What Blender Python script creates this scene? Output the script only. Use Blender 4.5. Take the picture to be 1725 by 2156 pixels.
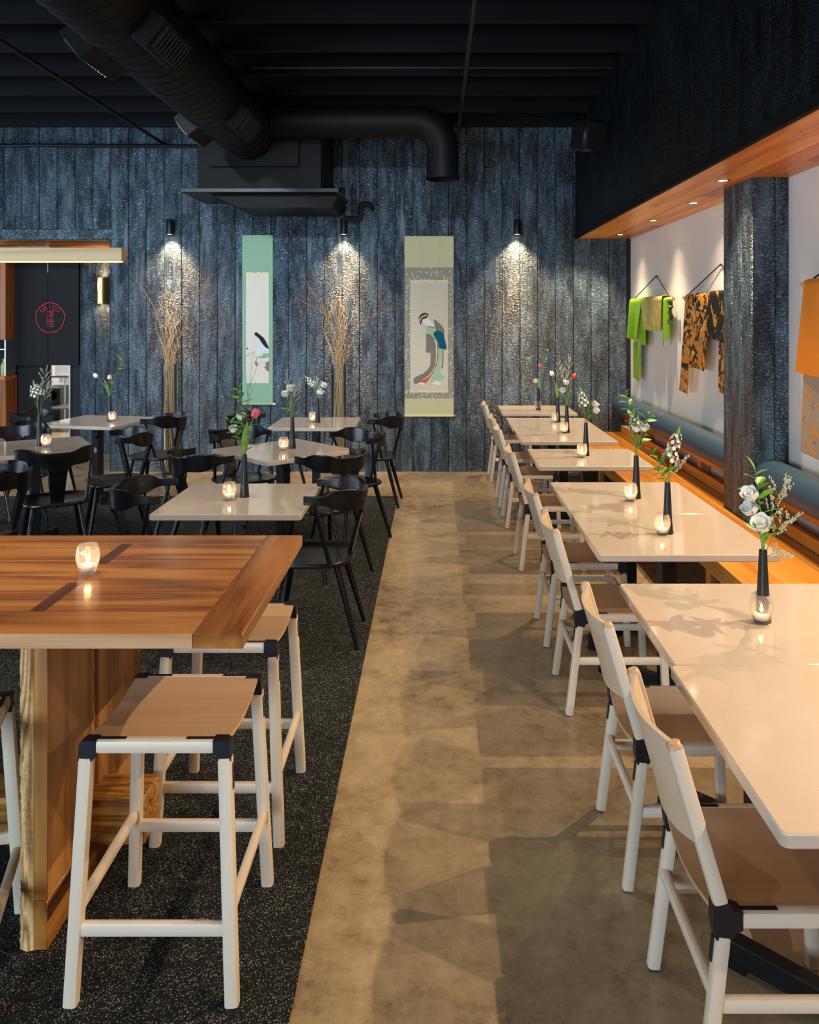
import bpy, bmesh, math, random
from mathutils import Vector, Matrix, Quaternion
for o in list(bpy.data.objects): bpy.data.objects.remove(o, do_unlink=True)
SC = bpy.context.scene; COL = SC.collection
PI = math.pi; R = math.radians; rnd = random.Random(7)
# ------------------------------------------------------------------ camera, world, exposure, daylight
F = 1740.0; CX = 917.0; CY = 663.0; H = 1.76            # focal length in pixels, vanishing point, eye height
YW = F * H / 329.0                                       # back wall distance
cam = bpy.data.objects.new('camera', bpy.data.cameras.new('camera')); COL.objects.link(cam)
cam.location = (0, 0, H); cam.rotation_euler = (PI/2, 0, 0)
cam.data.sensor_fit = 'HORIZONTAL'; cam.data.sensor_width = 36.0
cam.data.lens = 36.0 * F / 1725.0
cam.data.shift_x = -(CX - 862.5) / 1725.0; cam.data.shift_y = -(1078.0 - CY) / 1725.0
cam.data.clip_start = 0.05; cam.data.clip_end = 100
SC.camera = cam
vs = SC.view_settings
vs.view_transform = 'Standard'; vs.look = 'None'; vs.exposure = 0.0; vs.gamma = 1.0; vs.use_curve_mapping = False
W = bpy.data.worlds.new('sky'); SC.world = W; W.use_nodes = True
W.node_tree.nodes['Background'].inputs[0].default_value = (0.62, 0.8, 1.0, 1)
W.node_tree.nodes['Background'].inputs[1].default_value = 1.0
XL, XR, YF, ZC = -7.4, 2.2, -3.2, 4.14                    # left wall, right wall, street-side wall, roof deck
def area(name, loc, rot, sx, sy, power, col):
    l = bpy.data.lights.new(name, 'AREA'); l.shape = 'RECTANGLE'; l.size = sx; l.size_y = sy
    l.energy = power; l.color = col
    o = bpy.data.objects.new(name, l); o.location = loc; o.rotation_euler = rot; COL.objects.link(o); return o
DAY = (0.66, 0.84, 1.0)
WIN_F = [(-6.8, -4.4), (-3.9, -1.5)]        # street windows behind the viewer (x ranges)
WIN_L = [(3.2, 5.6), (6.1, 8.5)]                         # side windows (y ranges)
for a, b in WIN_F: area('window_daylight', ((a+b)/2, YF-0.25, 1.55), (PI/2, 0, 0), b-a, 2.1, 262, DAY)
for a, b in WIN_L: area('window_daylight', (XL-0.25, (a+b)/2, 1.55), (PI/2, 0, -PI/2), b-a, 2.1, 75, DAY)

# ------------------------------------------------------------------ helpers
def at(px, py, h):                                       # pixel on a level surface of height h -> x, y
    k = (H - h) / (py - CY); return (px - CX) * k, F * k
def atY(px, py, Y): return (px - CX) * Y / F, H - (py - CY) * Y / F   # pixel at depth Y -> x, z
class MB:
    def __init__(s): s.v = []; s.f = []
    def add(s, vs_, fs, M=None):
        n = len(s.v)
        for p in vs_:
            p = Vector(p)
            if M is not None: p = M @ p
            s.v.append(tuple(p))
        for f in fs: s.f.append([i + n for i in f])
        return s
    def box(s, x0, x1, y0, y1, z0, z1, b=0.0, M=None):
        c = Vector(((x0+x1)/2, (y0+y1)/2, (z0+z1)/2)); h = ((x1-x0)/2, (y1-y0)/2, (z1-z0)/2)
        if b <= 0:
            vv = [c + Vector((i*h[0], j*h[1], k*h[2])) for i in (-1,1) for j in (-1,1) for k in (-1,1)]
            return s.add(vv, [(0,1,3,2),(4,6,7,5),(0,4,5,1),(2,3,7,6),(0,2,6,4),(1,5,7,3)], M)
        vv = []; ix = {}
        for i in (-1,1):
            for j in (-1,1):
                for k in (-1,1):
                    sg = (i,j,k)
                    for a in range(3):
                        ix[(i,j,k,a)] = len(vv)
                        vv.append(c + Vector([sg[q]*(h[q] if q == a else h[q]-b) for q in range(3)]))
        fs = []
        for a in range(3):
            p, q = [t for t in range(3) if t != a]
            for sg in (-1,1):
                def key(u, w):
                    k = [0,0,0]; k[a] = sg; k[p] = u; k[q] = w; return ix[(k[0],k[1],k[2],a)]
                fs.append((key(-1,-1), key(1,-1), key(1,1), key(-1,1)))
            for u in (-1,1):
                for w in (-1,1):
                    def kk(sgn, ax):
                        k = [0,0,0]; k[a] = sgn; k[p] = u; k[q] = w; return ix[(k[0],k[1],k[2],ax)]
                    fs.append((kk(-1,p), kk(1,p), kk(1,q), kk(-1,q)))
        for i in (-1,1):
            for j in (-1,1):
                for k in (-1,1): fs.append(tuple(ix[(i,j,k,a)] for a in range(3)))
        return s.add(vv, fs, M)
    def sweep(s, path, sec, up=(0,0,1), scales=None, cap=True, closed=False):
        path = [Vector(p) for p in path]; n = len(path); m = len(sec); vv = []; fs = []
        for i, p in enumerate(path):
            if closed: t = path[(i+1) % n] - path[i-1]
            else: t = path[min(i+1, n-1)] - path[max(i-1, 0)]
            t.normalize(); u = Vector(up)
            if abs(t.dot(u)) > 0.98: u = Vector((1,0,0)) if abs(t.x) < 0.9 else Vector((0,1,0))
            r = t.cross(u).normalized(); u = r.cross(t).normalized()
            k = scales[i] if scales else 1.0
            kx, ky = (k if isinstance(k, tuple) else (k, k))
            for a, b in sec: vv.append(p + r*a*kx + u*b*ky)
        for i in range(n if closed else n-1):
            j = (i+1) % n
            for q in range(m): fs.append((i*m+q, i*m+(q+1) % m, j*m+(q+1) % m, j*m+q))
        if cap and not closed: fs.append(tuple(range(m))); fs.append(tuple((n-1)*m+q for q in range(m)))
        return s.add(vv, fs)
    def tube(s, path, rad, n=8, cap=True):
        sec = [(math.cos(2*PI*i/n), math.sin(2*PI*i/n)) for i in range(n)]
        if not isinstance(rad, (list, tuple)): rad = [rad]*len(path)
        path = [Vector(p) for p in path]; vv = []; fs = []; N = None
        for i, p in enumerate(path):
            t = (path[min(i+1, len(path)-1)] - path[max(i-1, 0)])
            if t.length < 1e-9: t = Vector((0,0,1))
            t.normalize()
            if N is None:
                N = t.cross(Vector((0,0,1)) if abs(t.z) < 0.9 else Vector((1,0,0))).normalized()
            N = (N - t*N.dot(t)).normalized(); B = t.cross(N)
            for a, b in sec: vv.append(p + (N*a + B*b)*rad[i])
        for i in range(len(path)-1):
            for q in range(n): fs.append((i*n+q, i*n+(q+1) % n, (i+1)*n+(q+1) % n, (i+1)*n+q))
        if cap: fs.append(tuple(range(n))); fs.append(tuple((len(path)-1)*n+q for q in range(n)))
        return s.add(vv, fs)
    def lathe(s, prof, n=20, c=(0,0,0), rf=None, M=None, cap=True):
        vv = []; fs = []
        for j, (r, z) in enumerate(prof):
            for i in range(n):
                a = 2*PI*i/n; q = r*(rf(a, j) if rf else 1)
                vv.append((c[0]+q*math.cos(a), c[1]+q*math.sin(a), c[2]+z))
        for j in range(len(prof)-1):
            for i in range(n): fs.append((j*n+i, j*n+(i+1) % n, (j+1)*n+(i+1) % n, (j+1)*n+i))
        if cap: fs.append(tuple(range(n))); fs.append(tuple((len(prof)-1)*n+i for i in range(n)))
        return s.add(vv, fs, M)
    def prism(s, pts, d0, d1, fn):                       # 2D outline pushed along a third axis; fn(u, v, d) -> xyz
        n = len(pts); vv = [fn(u, v, d0) for u, v in pts] + [fn(u, v, d1) for u, v in pts]
        fs = [tuple(range(n)), tuple(range(n, 2*n))] + [(i, (i+1) % n, n+(i+1) % n, n+i) for i in range(n)]
        return s.add(vv, fs)
    def sheet(s, g):                                     # grid of points
        a, b = len(g), len(g[0])
        return s.add([p for r_ in g for p in r_], [(i*b+j, i*b+j+1, (i+1)*b+j+1, (i+1)*b+j) for i in range(a-1) for j in range(b-1)])
    def slab(s, g, th):                                  # grid of points with thickness vectors th(i, j)
        a, b = len(g), len(g[0]); n = a*b
        vv = [Vector(p) for r_ in g for p in r_]; vv += [Vector(g[i][j]) + Vector(th(i, j)) for i in range(a) for j in range(b)]
        fs = []
        for i in range(a-1):
            for j in range(b-1):
                q = (i*b+j, i*b+j+1, (i+1)*b+j+1, (i+1)*b+j); fs.append(q); fs.append(tuple(x+n for x in q))
        rim = [j for j in range(b)] + [i*b+b-1 for i in range(1, a)] + [(a-1)*b+j for j in range(b-2, -1, -1)] + [i*b for i in range(a-2, 0, -1)]
        for k in range(len(rim)):
            p, q = rim[k], rim[(k+1) % len(rim)]; fs.append((p, q, q+n, p+n))
        return s.add(vv, fs)
    def mesh(s, name, mat, ang=38):
        me = bpy.data.meshes.new(name); me.from_pydata(s.v, [], s.f)
        bm = bmesh.new(); bm.from_mesh(me); bmesh.ops.recalc_face_normals(bm, faces=bm.faces[:]); bm.to_mesh(me); bm.free()
        me.polygons.foreach_set('use_smooth', [True]*len(me.polygons)); me.set_sharp_from_angle(angle=R(ang))
        if mat: me.materials.append(mat)
        return me
    def build(s, name, mat, parent=None, loc=None, ang=38):
        return link(name, s.mesh(name, mat, ang), parent, loc)
def link(name, me, parent=None, loc=None, rot=None):
    o = bpy.data.objects.new(name, me); COL.objects.link(o)
    if loc is not None: o.location = loc
    if rot is not None: o.rotation_euler = rot
    if parent is not None: o.parent = parent
    return o
def tag(o, label=None, cat=None, group=None, kind=None):
    if label: o['label'] = label
    if cat: o['category'] = cat
    if group: o['group'] = group
    if kind: o['kind'] = kind
    return o
def thing(name, label, cat, loc=(0,0,0), rotz=0.0, group=None):
    o = bpy.data.objects.new(name, None); COL.objects.link(o); o.empty_display_size = 0.1
    o.location = loc; o.rotation_euler = (0, 0, rotz); return tag(o, label, cat, group)
def struct(name, mb, mat): o = mb.build(name, mat); o['kind'] = 'structure'; return o
def sroot(name): o = bpy.data.objects.new(name, None); COL.objects.link(o); o['kind'] = 'structure'; return o
def dup(o, loc=None, rotz=None, label=None, parent=None):
    c = o.copy(); COL.objects.link(c); c.parent = parent
    if loc is not None: c.location = loc
    if rotz is not None: c.rotation_euler = (0, 0, rotz)
    if label: c['label'] = label
    for ch in list(o.children): dup(ch, parent=c)
    return c
def rrect(w, h, r, n=3):
    out = []
    for cx, cy, a0 in ((w/2-r, h/2-r, 0), (-w/2+r, h/2-r, 90), (-w/2+r, -h/2+r, 180), (w/2-r, -h/2+r, 270)):
        for i in range(n+1):
            a = R(a0 + 90*i/n); out.append((cx + r*math.cos(a), cy + r*math.sin(a)))
    return out
def lerp(a, b, t): return a + (b-a)*t
def sstep(a, b, x):
    t = min(1, max(0, (x-a)/(b-a))); return t*t*(3-2*t)

# ------------------------------------------------------------------ materials
class NT:
    def __init__(s, name):
        s.m = bpy.data.materials.new(name); s.m.use_nodes = True; s.t = s.m.node_tree
        s.b = s.t.nodes['Principled BSDF']; s.o = s.t.nodes['Material Output']
    def n(s, typ, ins=None, **kw):
        nd = s.t.nodes.new('ShaderNode' + typ)
        for k, v in kw.items(): setattr(nd, k, v)
        for k, v in (ins or {}).items(): s.put(nd.inputs[k], v)
        return nd
    def put(s, sock, v):
        if isinstance(v, bpy.types.NodeSocket): s.t.links.new(v, sock)
        elif isinstance(v, bpy.types.Node): s.t.links.new(v.outputs[0], sock)
        else:
            if isinstance(v, (tuple, list)) and len(v) == 3 and sock.type == 'RGBA': v = (*v, 1)
            sock.default_value = v
    def ramp(s, fac, stops):
        r = s.n('ValToRGB', {'Fac': fac}); e = r.color_ramp.elements
        while len(e) < len(stops): e.new(0.5)
        for q, (p, c) in zip(e, stops): q.position = p; q.color = (*c, 1) if len(c) == 3 else c
        return r.outputs[0]
    def coord(s, scale, rand=0.0, src='Object', rot=None):
        c = s.n('TexCoord').outputs[src]
        if rand:
            oi = s.n('ObjectInfo'); v = s.n('VectorMath', {0: (rand, rand*1.7, rand*2.3), 3: oi.outputs['Random']}, operation='SCALE')
            c = s.n('VectorMath', {0: c, 1: v.outputs[0]}, operation='ADD').outputs[0]
        mp = s.n('Mapping', {'Vector': c, 'Scale': scale})
        if rot: mp.inputs['Rotation'].default_value = rot
        return mp.outputs[0]
    def noise(s, v, sc, det=3, rough=0.55, dist=0.0):
        return s.n('TexNoise', {'Vector': v, 'Scale': sc, 'Detail': det, 'Roughness': rough, 'Distortion': dist}).outputs[0]
    def math(s, op, a, b=0.5): return s.n('Math', {0: a, 1: b}, operation=op).outputs[0]
    def mix(s, f, a, b): 
        m = s.n('Mix', data_type='RGBA'); s.put(m.inputs[0], f); s.put(m.inputs[6], a); s.put(m.inputs[7], b); return m.outputs[2]
    def bump(s, h, st=0.3, d=0.01):
        s.put(s.b.inputs['Normal'], s.n('Bump', {'Height': h, 'Strength': st, 'Distance': d}).outputs[0])
    def set(s, **kw):
        names = dict(color='Base Color', rough='Roughness', metal='Metallic', spec='Specular IOR Level', trans='Transmission Weight', ecol='Emission Color', estr='Emission Strength', sheen='Sheen Weight', coat='Coat Weight', coatr='Coat Roughness', alpha='Alpha')
        for k, v in kw.items(): s.put(s.b.inputs[names[k]], v)
        return s
def plain(name, col, rough=0.5, metal=0.0, spec=0.5, var=0.0, sc=30):
    t = NT(name); t.set(rough=rough, metal=metal, spec=spec)
    if var:
        f = t.noise(t.coord((1,1,1), 3.0), sc, 4)
        t.set(color=t.mix(f, tuple(c*(1-var) for c in col), tuple(min(1, c*(1+var)) for c in col)))
    else: t.set(color=col)
    return t.m
def wood(name, cols, axis, freq=14, rough=0.35, spec=0.5, ring=1.0, bump=0.15, coat=0.0, knots=False):
    t = NT(name); al = 0.07
    sc = [1.0, 1.0, 1.0]; sc[axis] = al
    v = t.coord(tuple(sc), 9.0)
    warp = t.noise(v, freq*0.35, 3, 0.5)
    fine = t.noise(t.coord(tuple(x*(1 if i != axis else 0.5) for i, x in enumerate(sc)), 9.0), freq*9, 3, 0.6)
    w = t.math('ADD', t.math('MULTIPLY', warp, freq*0.9*ring), t.math('MULTIPLY', fine, 0.35))
    fr = t.math('PINGPONG', w, 1.0)
    f = t.math('ADD', t.math('MULTIPLY', fr, 0.62), t.math('MULTIPLY', fine, 0.42))
    c = t.ramp(f, [(0.12, cols[0]), (0.5, cols[1]), (0.9, cols[2])])
    if knots:
        vo = t.n('TexVoronoi', {'Vector': t.coord((2.4,2.4,2.4) if axis is None else tuple(2.6 if i != axis else 0.9 for i in range(3)), 5.0), 'Scale': 1.0}).outputs[0]
        k = t.ramp(vo, [(0.03, (1,1,1)), (0.11, (0,0,0))])
        c = t.mix(k, c, tuple(x*0.25 for x in cols[0]))
    t.set(color=c, rough=rough, spec=spec, coat=coat, coatr=0.15); t.bump(fine, bump, 0.002)
    return t.m
def charred(name, axis=2, k=1.0, spec=0.6):               # burnt cedar: alligator crackle across the grain
    t = NT(name); a = [27.0, 27.0, 27.0]; a[axis] = 62.0
    v = t.coord(tuple(a), 40.0)
    w = t.n('TexNoise', {'Vector': v, 'Scale': 0.55, 'Detail': 3.0}).outputs[1]
    vd = t.n('VectorMath', {0: v, 1: t.n('VectorMath', {0: w, 3: 2.6}, operation='SCALE').outputs[0]}, operation='ADD').outputs[0]
    cr = t.n('TexVoronoi', {'Vector': vd, 'Scale': 1.0, 'Randomness': 0.85}, feature='DISTANCE_TO_EDGE').outputs[0]
    cell = t.math('MINIMUM', t.math('MULTIPLY', cr, 3.2), 1.0)
    g = [60.0, 60.0, 60.0]; g[axis] = 1.8
    grain = t.noise(t.coord(tuple(g), 40.0), 1.0, 4, 0.6)
    p = [16.0, 16.0, 16.0]; p[axis] = 1.3
    zone = t.ramp(t.noise(t.coord(tuple(p), 40.0), 1.0, 3, 0.55), [(0.32, (0,0,0)), (0.48, (1,1,1))])
    hgt = t.n('Mix', {0: zone, 2: t.math('MULTIPLY', grain, 0.8), 3: t.math('ADD', t.math('MULTIPLY', cell, 0.8), t.math('MULTIPLY', grain, 0.35))}).outputs[0]
    q = [9.0, 9.0, 9.0]; q[axis] = 2.4
    blot = t.ramp(t.noise(t.coord(tuple(q), 40.0), 1.0, 5, 0.68), [(0.40, (0,0,0)), (0.70, (1,1,1))])
    sc = lambda c: tuple(x*k for x in c)
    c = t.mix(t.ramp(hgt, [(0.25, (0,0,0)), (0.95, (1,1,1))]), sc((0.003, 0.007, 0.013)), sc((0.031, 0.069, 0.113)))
    c = t.mix(t.math('MULTIPLY', blot, t.math('MULTIPLY', hgt, 0.85)), c, sc((0.25, 0.42, 0.55)))
    t.set(color=c, rough=t.math('ADD', t.math('MULTIPLY', grain, 0.16), 0.34), spec=spec); t.bump(hgt, 1.0, 0.008)
    return t.m
def emis(name, col, st):
    t = NT(name); t.set(color=(0,0,0), ecol=col, estr=st); return t.m
def clear(name, tint=(1,1,1), refl=0.9, rib=0, milk=0.0):   # thin-walled glass that lets light straight through
    t = NT(name); t.t.nodes.remove(t.b)
    lw = t.n('LayerWeight', {'Blend': 0.32})
    tr = t.n('BsdfTransparent', {'Color': tint}); gl = t.n('BsdfGlossy', {'Color': (1,1,1), 'Roughness': 0.05})
    s1 = t.n('MixShader', {0: t.math('MULTIPLY', lw.outputs[0], refl), 1: tr.outputs[0], 2: gl.outputs[0]})
    last = s1
    if milk:
        tl = t.n('BsdfTranslucent', {'Color': (1.0, 0.93, 0.88)}); last = t.n('MixShader', {0: milk, 1: s1.outputs[0], 2: tl.outputs[0]})
    t.put(t.o.inputs['Surface'], last.outputs[0]); return t.m
M = {}
M['char'] = charred('charred_cedar')
M['char_shade'] = charred('charred_cedar_shaded', 2, 0.09, 0.18)  # same cedar darkened: the bulkhead's shade is put into its colour
M['char_y'] = charred('charred_cedar_lengthwise', 1)
M['black_wall'] = plain('black_backing', (0.006, 0.007, 0.009), 0.7)
M['black_paint'] = plain('black_paint', (0.003, 0.003, 0.0036), 0.8, spec=0.2, var=0.25)
M['joist'] = plain('black_painted_joist', (0.0055, 0.0055, 0.008), 0.75, spec=0.25, var=0.3)
M['duct'] = plain('black_painted_duct', (0.0038, 0.0038, 0.0046), 0.6, spec=0.2, var=0.2)
M['black_metal'] = plain('matte_black_steel', (0.012, 0.013, 0.016), 0.4, 0.4)
M['bracket'] = plain('black_bracket', (0.011, 0.012, 0.018), 0.42, 0.2)
M['maple'] = wood('bleached_maple', [(0.55,0.44,0.32), (0.70,0.59,0.46), (0.76,0.66,0.54)], 2, 10, 0.42, ring=0.6)
M['maple_h'] = wood('bleached_maple_rail', [(0.55,0.44,0.32), (0.70,0.59,0.46), (0.76,0.66,0.54)], 1, 10, 0.42, ring=0.6)
M['maple_x'] = wood('bleached_maple_stretcher', [(0.55,0.44,0.32), (0.70,0.59,0.46), (0.76,0.66,0.54)], 0, 10, 0.42, ring=0.6)
M['ply'] = wood('maple_ply_seat', [(0.50,0.30,0.165), (0.62,0.40,0.235), (0.69,0.47,0.295)], 1, 6, 0.38, ring=0.7, bump=0.05)
M['ply_back'] = wood('maple_ply_back', [(0.54,0.42,0.29), (0.65,0.52,0.38), (0.70,0.58,0.44)], 0, 6, 0.38, ring=0.8, bump=0.05)
M['oak'] = wood('oiled_oak_top', [(0.16,0.052,0.011), (0.36,0.135,0.027), (0.52,0.225,0.055)], 0, 13, 0.2, ring=1.0, bump=0.12, coat=0.25)
M['oak_y'] = wood('oiled_oak_end', [(0.15,0.045,0.010), (0.36,0.135,0.028), (0.50,0.21,0.05)], 1, 12, 0.2, ring=0.8, bump=0.12, coat=0.25, knots=True)
M['oak_z'] = wood('oiled_oak_leg', [(0.22,0.085,0.02), (0.42,0.18,0.045), (0.56,0.28,0.085)], 2, 13, 0.33, ring=0.8, bump=0.2)
M['oak_lit_edge'] = wood('oak_lit_edge', [(0.36,0.155,0.06), (0.55,0.28,0.12), (0.64,0.36,0.175)], 0, 18, 0.42, ring=0.8, bump=0.4)  # paler copy of the oak: daylight on the front face painted in
M['sap'] = wood('live_edge_sapwood', [(0.16,0.065,0.015), (0.52,0.29,0.10), (0.78,0.55,0.27)], 2, 26, 0.6, ring=1.6, bump=1.0)
M['pine_beam'] = wood('pitch_pine_beam', [(0.16,0.055,0.012), (0.44,0.20,0.045), (0.60,0.32,0.09)], 0, 20, 0.35, ring=1.4, bump=0.2)
M['inlay'] = wood('walnut_tenon', [(0.075,0.024,0.010), (0.13,0.045,0.016), (0.18,0.065,0.024)], 1, 14, 0.22, coat=0.2)
M['pine'] = wood('amber_pine', [(0.42,0.145,0.018), (0.72,0.31,0.045), (0.85,0.43,0.09)], 1, 7, 0.24, ring=1.2, bump=0.08, coat=0.2, knots=True)
M['pine_z'] = wood('amber_pine_post', [(0.34,0.14,0.03), (0.52,0.25,0.06), (0.62,0.33,0.09)], 2, 9, 0.35)
M['fir'] = wood('red_fir_soffit', [(0.46,0.130,0.014), (0.80,0.32,0.040), (0.92,0.44,0.070)], 1, 8, 0.36, ring=1.2, bump=0.08, coat=0.0, knots=True)
M['fir_d'] = wood('dark_fir_soffit', [(0.30,0.062,0.010), (0.55,0.155,0.022), (0.66,0.22,0.036)], 1, 8, 0.36, ring=1.2, bump=0.08, coat=0.0, knots=True)
M['ash'] = wood('pale_ash_beam', [(0.58,0.34,0.14), (0.76,0.50,0.25), (0.82,0.58,0.33)], 0, 13, 0.5, ring=1.2)
M['ebony'] = wood('black_stained_ash', [(0.002,0.0023,0.003), (0.0035,0.004,0.005), (0.007,0.008,0.010)], 0, 12, 0.26, ring=0.8, bump=0.3)
def f_plaster():
    t = NT('white_plaster'); f = t.noise(t.coord((1,1,1)), 55, 5, 0.65); g = t.noise(t.coord((1,1,1)), 3, 3)
    t.set(color=t.mix(g, (0.74,0.71,0.68), (0.82,0.80,0.77)), rough=0.85, spec=0.2); t.bump(f, 0.45, 0.006); return t.m
M['plaster'] = f_plaster()
def f_concrete():
    t = NT('polished_concrete')
    a = t.noise(t.coord((1,1,1)), 1.1, 5, 0.6, 0.2); b = t.noise(t.coord((1,1,1)), 11, 9, 0.78, 0.2)
    c = t.n('TexNoise', {'Vector': t.coord((1,1,1)), 'Scale': 260.0, 'Detail': 2.0}).outputs[0]
    f = t.math('ADD', t.math('MULTIPLY', a, 0.5), t.math('MULTIPLY', b, 0.52))
    col = t.ramp(f, [(0.36, (0.145,0.098,0.054)), (0.48, (0.34,0.25,0.145)), (0.66, (0.52,0.40,0.245))])
    col = t.mix(t.ramp(c, [(0.68, (0,0,0)), (0.74, (1,1,1))]), col, (0.09,0.065,0.04))
    t.set(color=col, rough=t.math('ADD', t.math('MULTIPLY', b, 0.16), 0.16), spec=0.5); t.bump(b, 0.04, 0.003); return t.m
M['concrete'] = f_concrete()
def f_carpet():
    t = NT('flecked_carpet')
    p = t.n('TexVoronoi', {'Vector': t.coord((1,1,1)), 'Scale': 190.0}); q = t.noise(t.coord((1,1,1)), 16, 4, 0.7, 1.2); r = t.noise(t.coord((1,2.6,1), rot=(0,0,0.4)), 28, 3, 0.7, 0.8)
    dot = t.ramp(p.outputs[0], [(0.22, (1,1,1)), (0.42, (0,0,0))])
    k = t.ramp(t.math('MULTIPLY', t.math('ADD', q, r), 0.5), [(0.38, (0,0,0)), (0.56, (1,1,1))])
    sep = t.n('SeparateColor', {0: p.outputs[1]}).outputs[0]
    m = t.math('MULTIPLY', t.math('MULTIPLY', dot, k), t.ramp(sep, [(0.1, (0,0,0)), (0.6, (1,1,1))]))
    t.set(color=t.mix(m, (0.013,0.014,0.013), (0.42,0.43,0.41)), rough=0.95, spec=0.1); t.bump(p.outputs[0], 0.6, 0.004); return t.m
M['carpet'] = f_carpet()
def f_quartz():
    t = NT('white_quartz')
    n = t.noise(t.coord((1,0.5,1), 4.0), 60, 4, 0.75, 1.4); g = t.noise(t.coord((1,1,1), 4.0), 4, 3)
    k = t.ramp(n, [(0.62, (0,0,0)), (0.72, (1,1,1))])
    t.set(color=t.mix(t.math('MULTIPLY', k, 0.4), t.mix(g, (0.51,0.435,0.365), (0.56,0.485,0.41)), (0.33,0.27,0.21)), rough=0.07, spec=0.5); return t.m
M['quartz'] = f_quartz()
M['navy'] = plain('navy_leather', (0.030, 0.075, 0.125), 0.55, var=0.1, sc=60)
M['vase'] = plain('black_vase', (0.012, 0.012, 0.016), 0.33, var=0.2)
M['glass'] = clear('clear_glass', (0.96,0.98,0.98), 0.85)
M['votive'] = clear('ribbed_votive_glass', (0.98,0.97,0.96), 0.6, milk=0.14)
M['wax'] = plain('candle_wax', (0.9,0.86,0.78), 0.5)
M['flame'] = emis('candle_flame', (1.0, 0.62, 0.25), 14)
M['lampglow'] = emis('lamp_lens', (1.0, 0.85, 0.6), 14)
M['brass'] = plain('brushed_brass', (0.42,0.27,0.10), 0.3, 0.9)
M['sconce_glow'] = emis('sconce_slit', (1.0, 0.74, 0.36), 7)
M['led'] = emis('led_strip', (1.0, 0.68, 0.24), 2.2)
M['chrome'] = plain('downlight_trim', (0.55,0.5,0.45), 0.25, 0.9)
M['leaf'] = plain('green_leaf', (0.10,0.29,0.04), 0.4, var=0.35, sc=20)
M['leaf2'] = plain('pale_green_leaf', (0.20,0.36,0.07), 0.45, var=0.25, sc=20)
M['stem'] = plain('green_stem', (0.16,0.28,0.06), 0.5)
M['redstem'] = plain('red_twig', (0.14,0.035,0.018), 0.5)
M['white_petal'] = plain('white_petal', (0.85,0.85,0.80), 0.55)
M['pink_petal'] = plain('pink_petal', (0.80,0.16,0.22), 0.45, var=0.3, sc=25)
M['red_petal'] = plain('coral_petal', (0.72,0.07,0.06), 0.45, var=0.3, sc=25)
M['statice'] = plain('dusty_white_buds', (0.55,0.53,0.42), 0.7)
M['twig'] = plain('curly_willow_bark', (0.60,0.43,0.22), 0.45, var=0.45, sc=40)
M['twig2'] = plain('brown_branch', (0.26,0.14,0.06), 0.5, var=0.3, sc=40)
M['noren'] = plain('black_curtain_cloth', (0.008,0.009,0.013), 0.8)
M['red'] = plain('red_print', (0.55,0.012,0.018), 0.6)
M['cord'] = plain('black_cord', (0.01,0.01,0.012), 0.6)
M['rod'] = wood('pale_dowel', [(0.6,0.45,0.28), (0.72,0.58,0.38), (0.78,0.66,0.46)], 1, 14, 0.45)
M['steel'] = plain('stainless', (0.55,0.57,0.58), 0.3, 0.9)
M['kitchen'] = plain('kitchen_white', (0.72,0.74,0.74), 0.6)
M['orangewood'] = wood('orange_cabinet', [(0.22,0.055,0.012), (0.40,0.13,0.03), (0.50,0.19,0.05)], 2, 9, 0.3)
M['bottle'] = plain('bottle_plastic', (0.5,0.55,0.2), 0.3)

# ------------------------------------------------------------------ structure: floor, walls, ceiling
RY = 10.5                                                 # recess back plane
fl = struct('floor', MB().box(XL-0.3, XR+0.3, YF-0.3, 14.2, -0.12, 0.0), M['concrete'])
# ceiling deck and joists
cl = struct('ceiling', MB().box(XL-0.3, XR+0.3, YF-0.3, YW+0.05, ZC, ZC+0.12), M['black_paint'])
jm = MB().box(-(XR-XL)/2, (XR-XL)/2, -0.03, 0.03, 0, 0.28).mesh('joist', M['joist'])
y = 9.22
while y > YF+0.3:
    link('joist', jm, cl, ((XL+XR)/2, y, 3.86)); y -= 0.658
# back wall: backing + one object per board
wb = struct('wall_back', MB().box(-3.62, XR+0.2, YW, YW+0.12, 0, ZC).box(XL-0.1, -3.62, YW, YW+0.12, 2.72, ZC), M['black_wall'])
PW = 0.2
bm_full = MB().box(-0.098, 0.098, -0.022, 0, 0, ZC, 0.004).mesh('plank', M['char'])
bm_head = MB().box(-0.098, 0.098, -0.022, 0, 2.72, ZC, 0.004).mesh('plank', M['char'])
g0 = (1019.7 - CX) * YW / F
for i in range(-38, 12):
    x = g0 + (i+0.5)*PW
    if x - 0.1 < XL or x + 0.1 > XR + 0.05: continue
    head = x < -3.62
    link('plank', bm_head if head else bm_full, wb, (x, YW - rnd.uniform(0, 0.004), 0))
MB().box(XL-0.1, -3.62, YW-0.03, YW+0.02, 2.605, 2.72, 0.004).build('header_trim', M['char_y'], wb)
MB().box(-3.66, -3.60, YW-0.022, RY+0.02, 0, 2.605).build('recess_cheek', M['black_wall'], wb)
for k in range(5):
    MB().box(XL-0.1, -3.62, YW+0.0+k*0.24, YW+0.236+k*0.24, 2.612, 2.635, 0.003).build('soffit_board', M['fir_d'] if k % 2 else M['fir'], wb)
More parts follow.
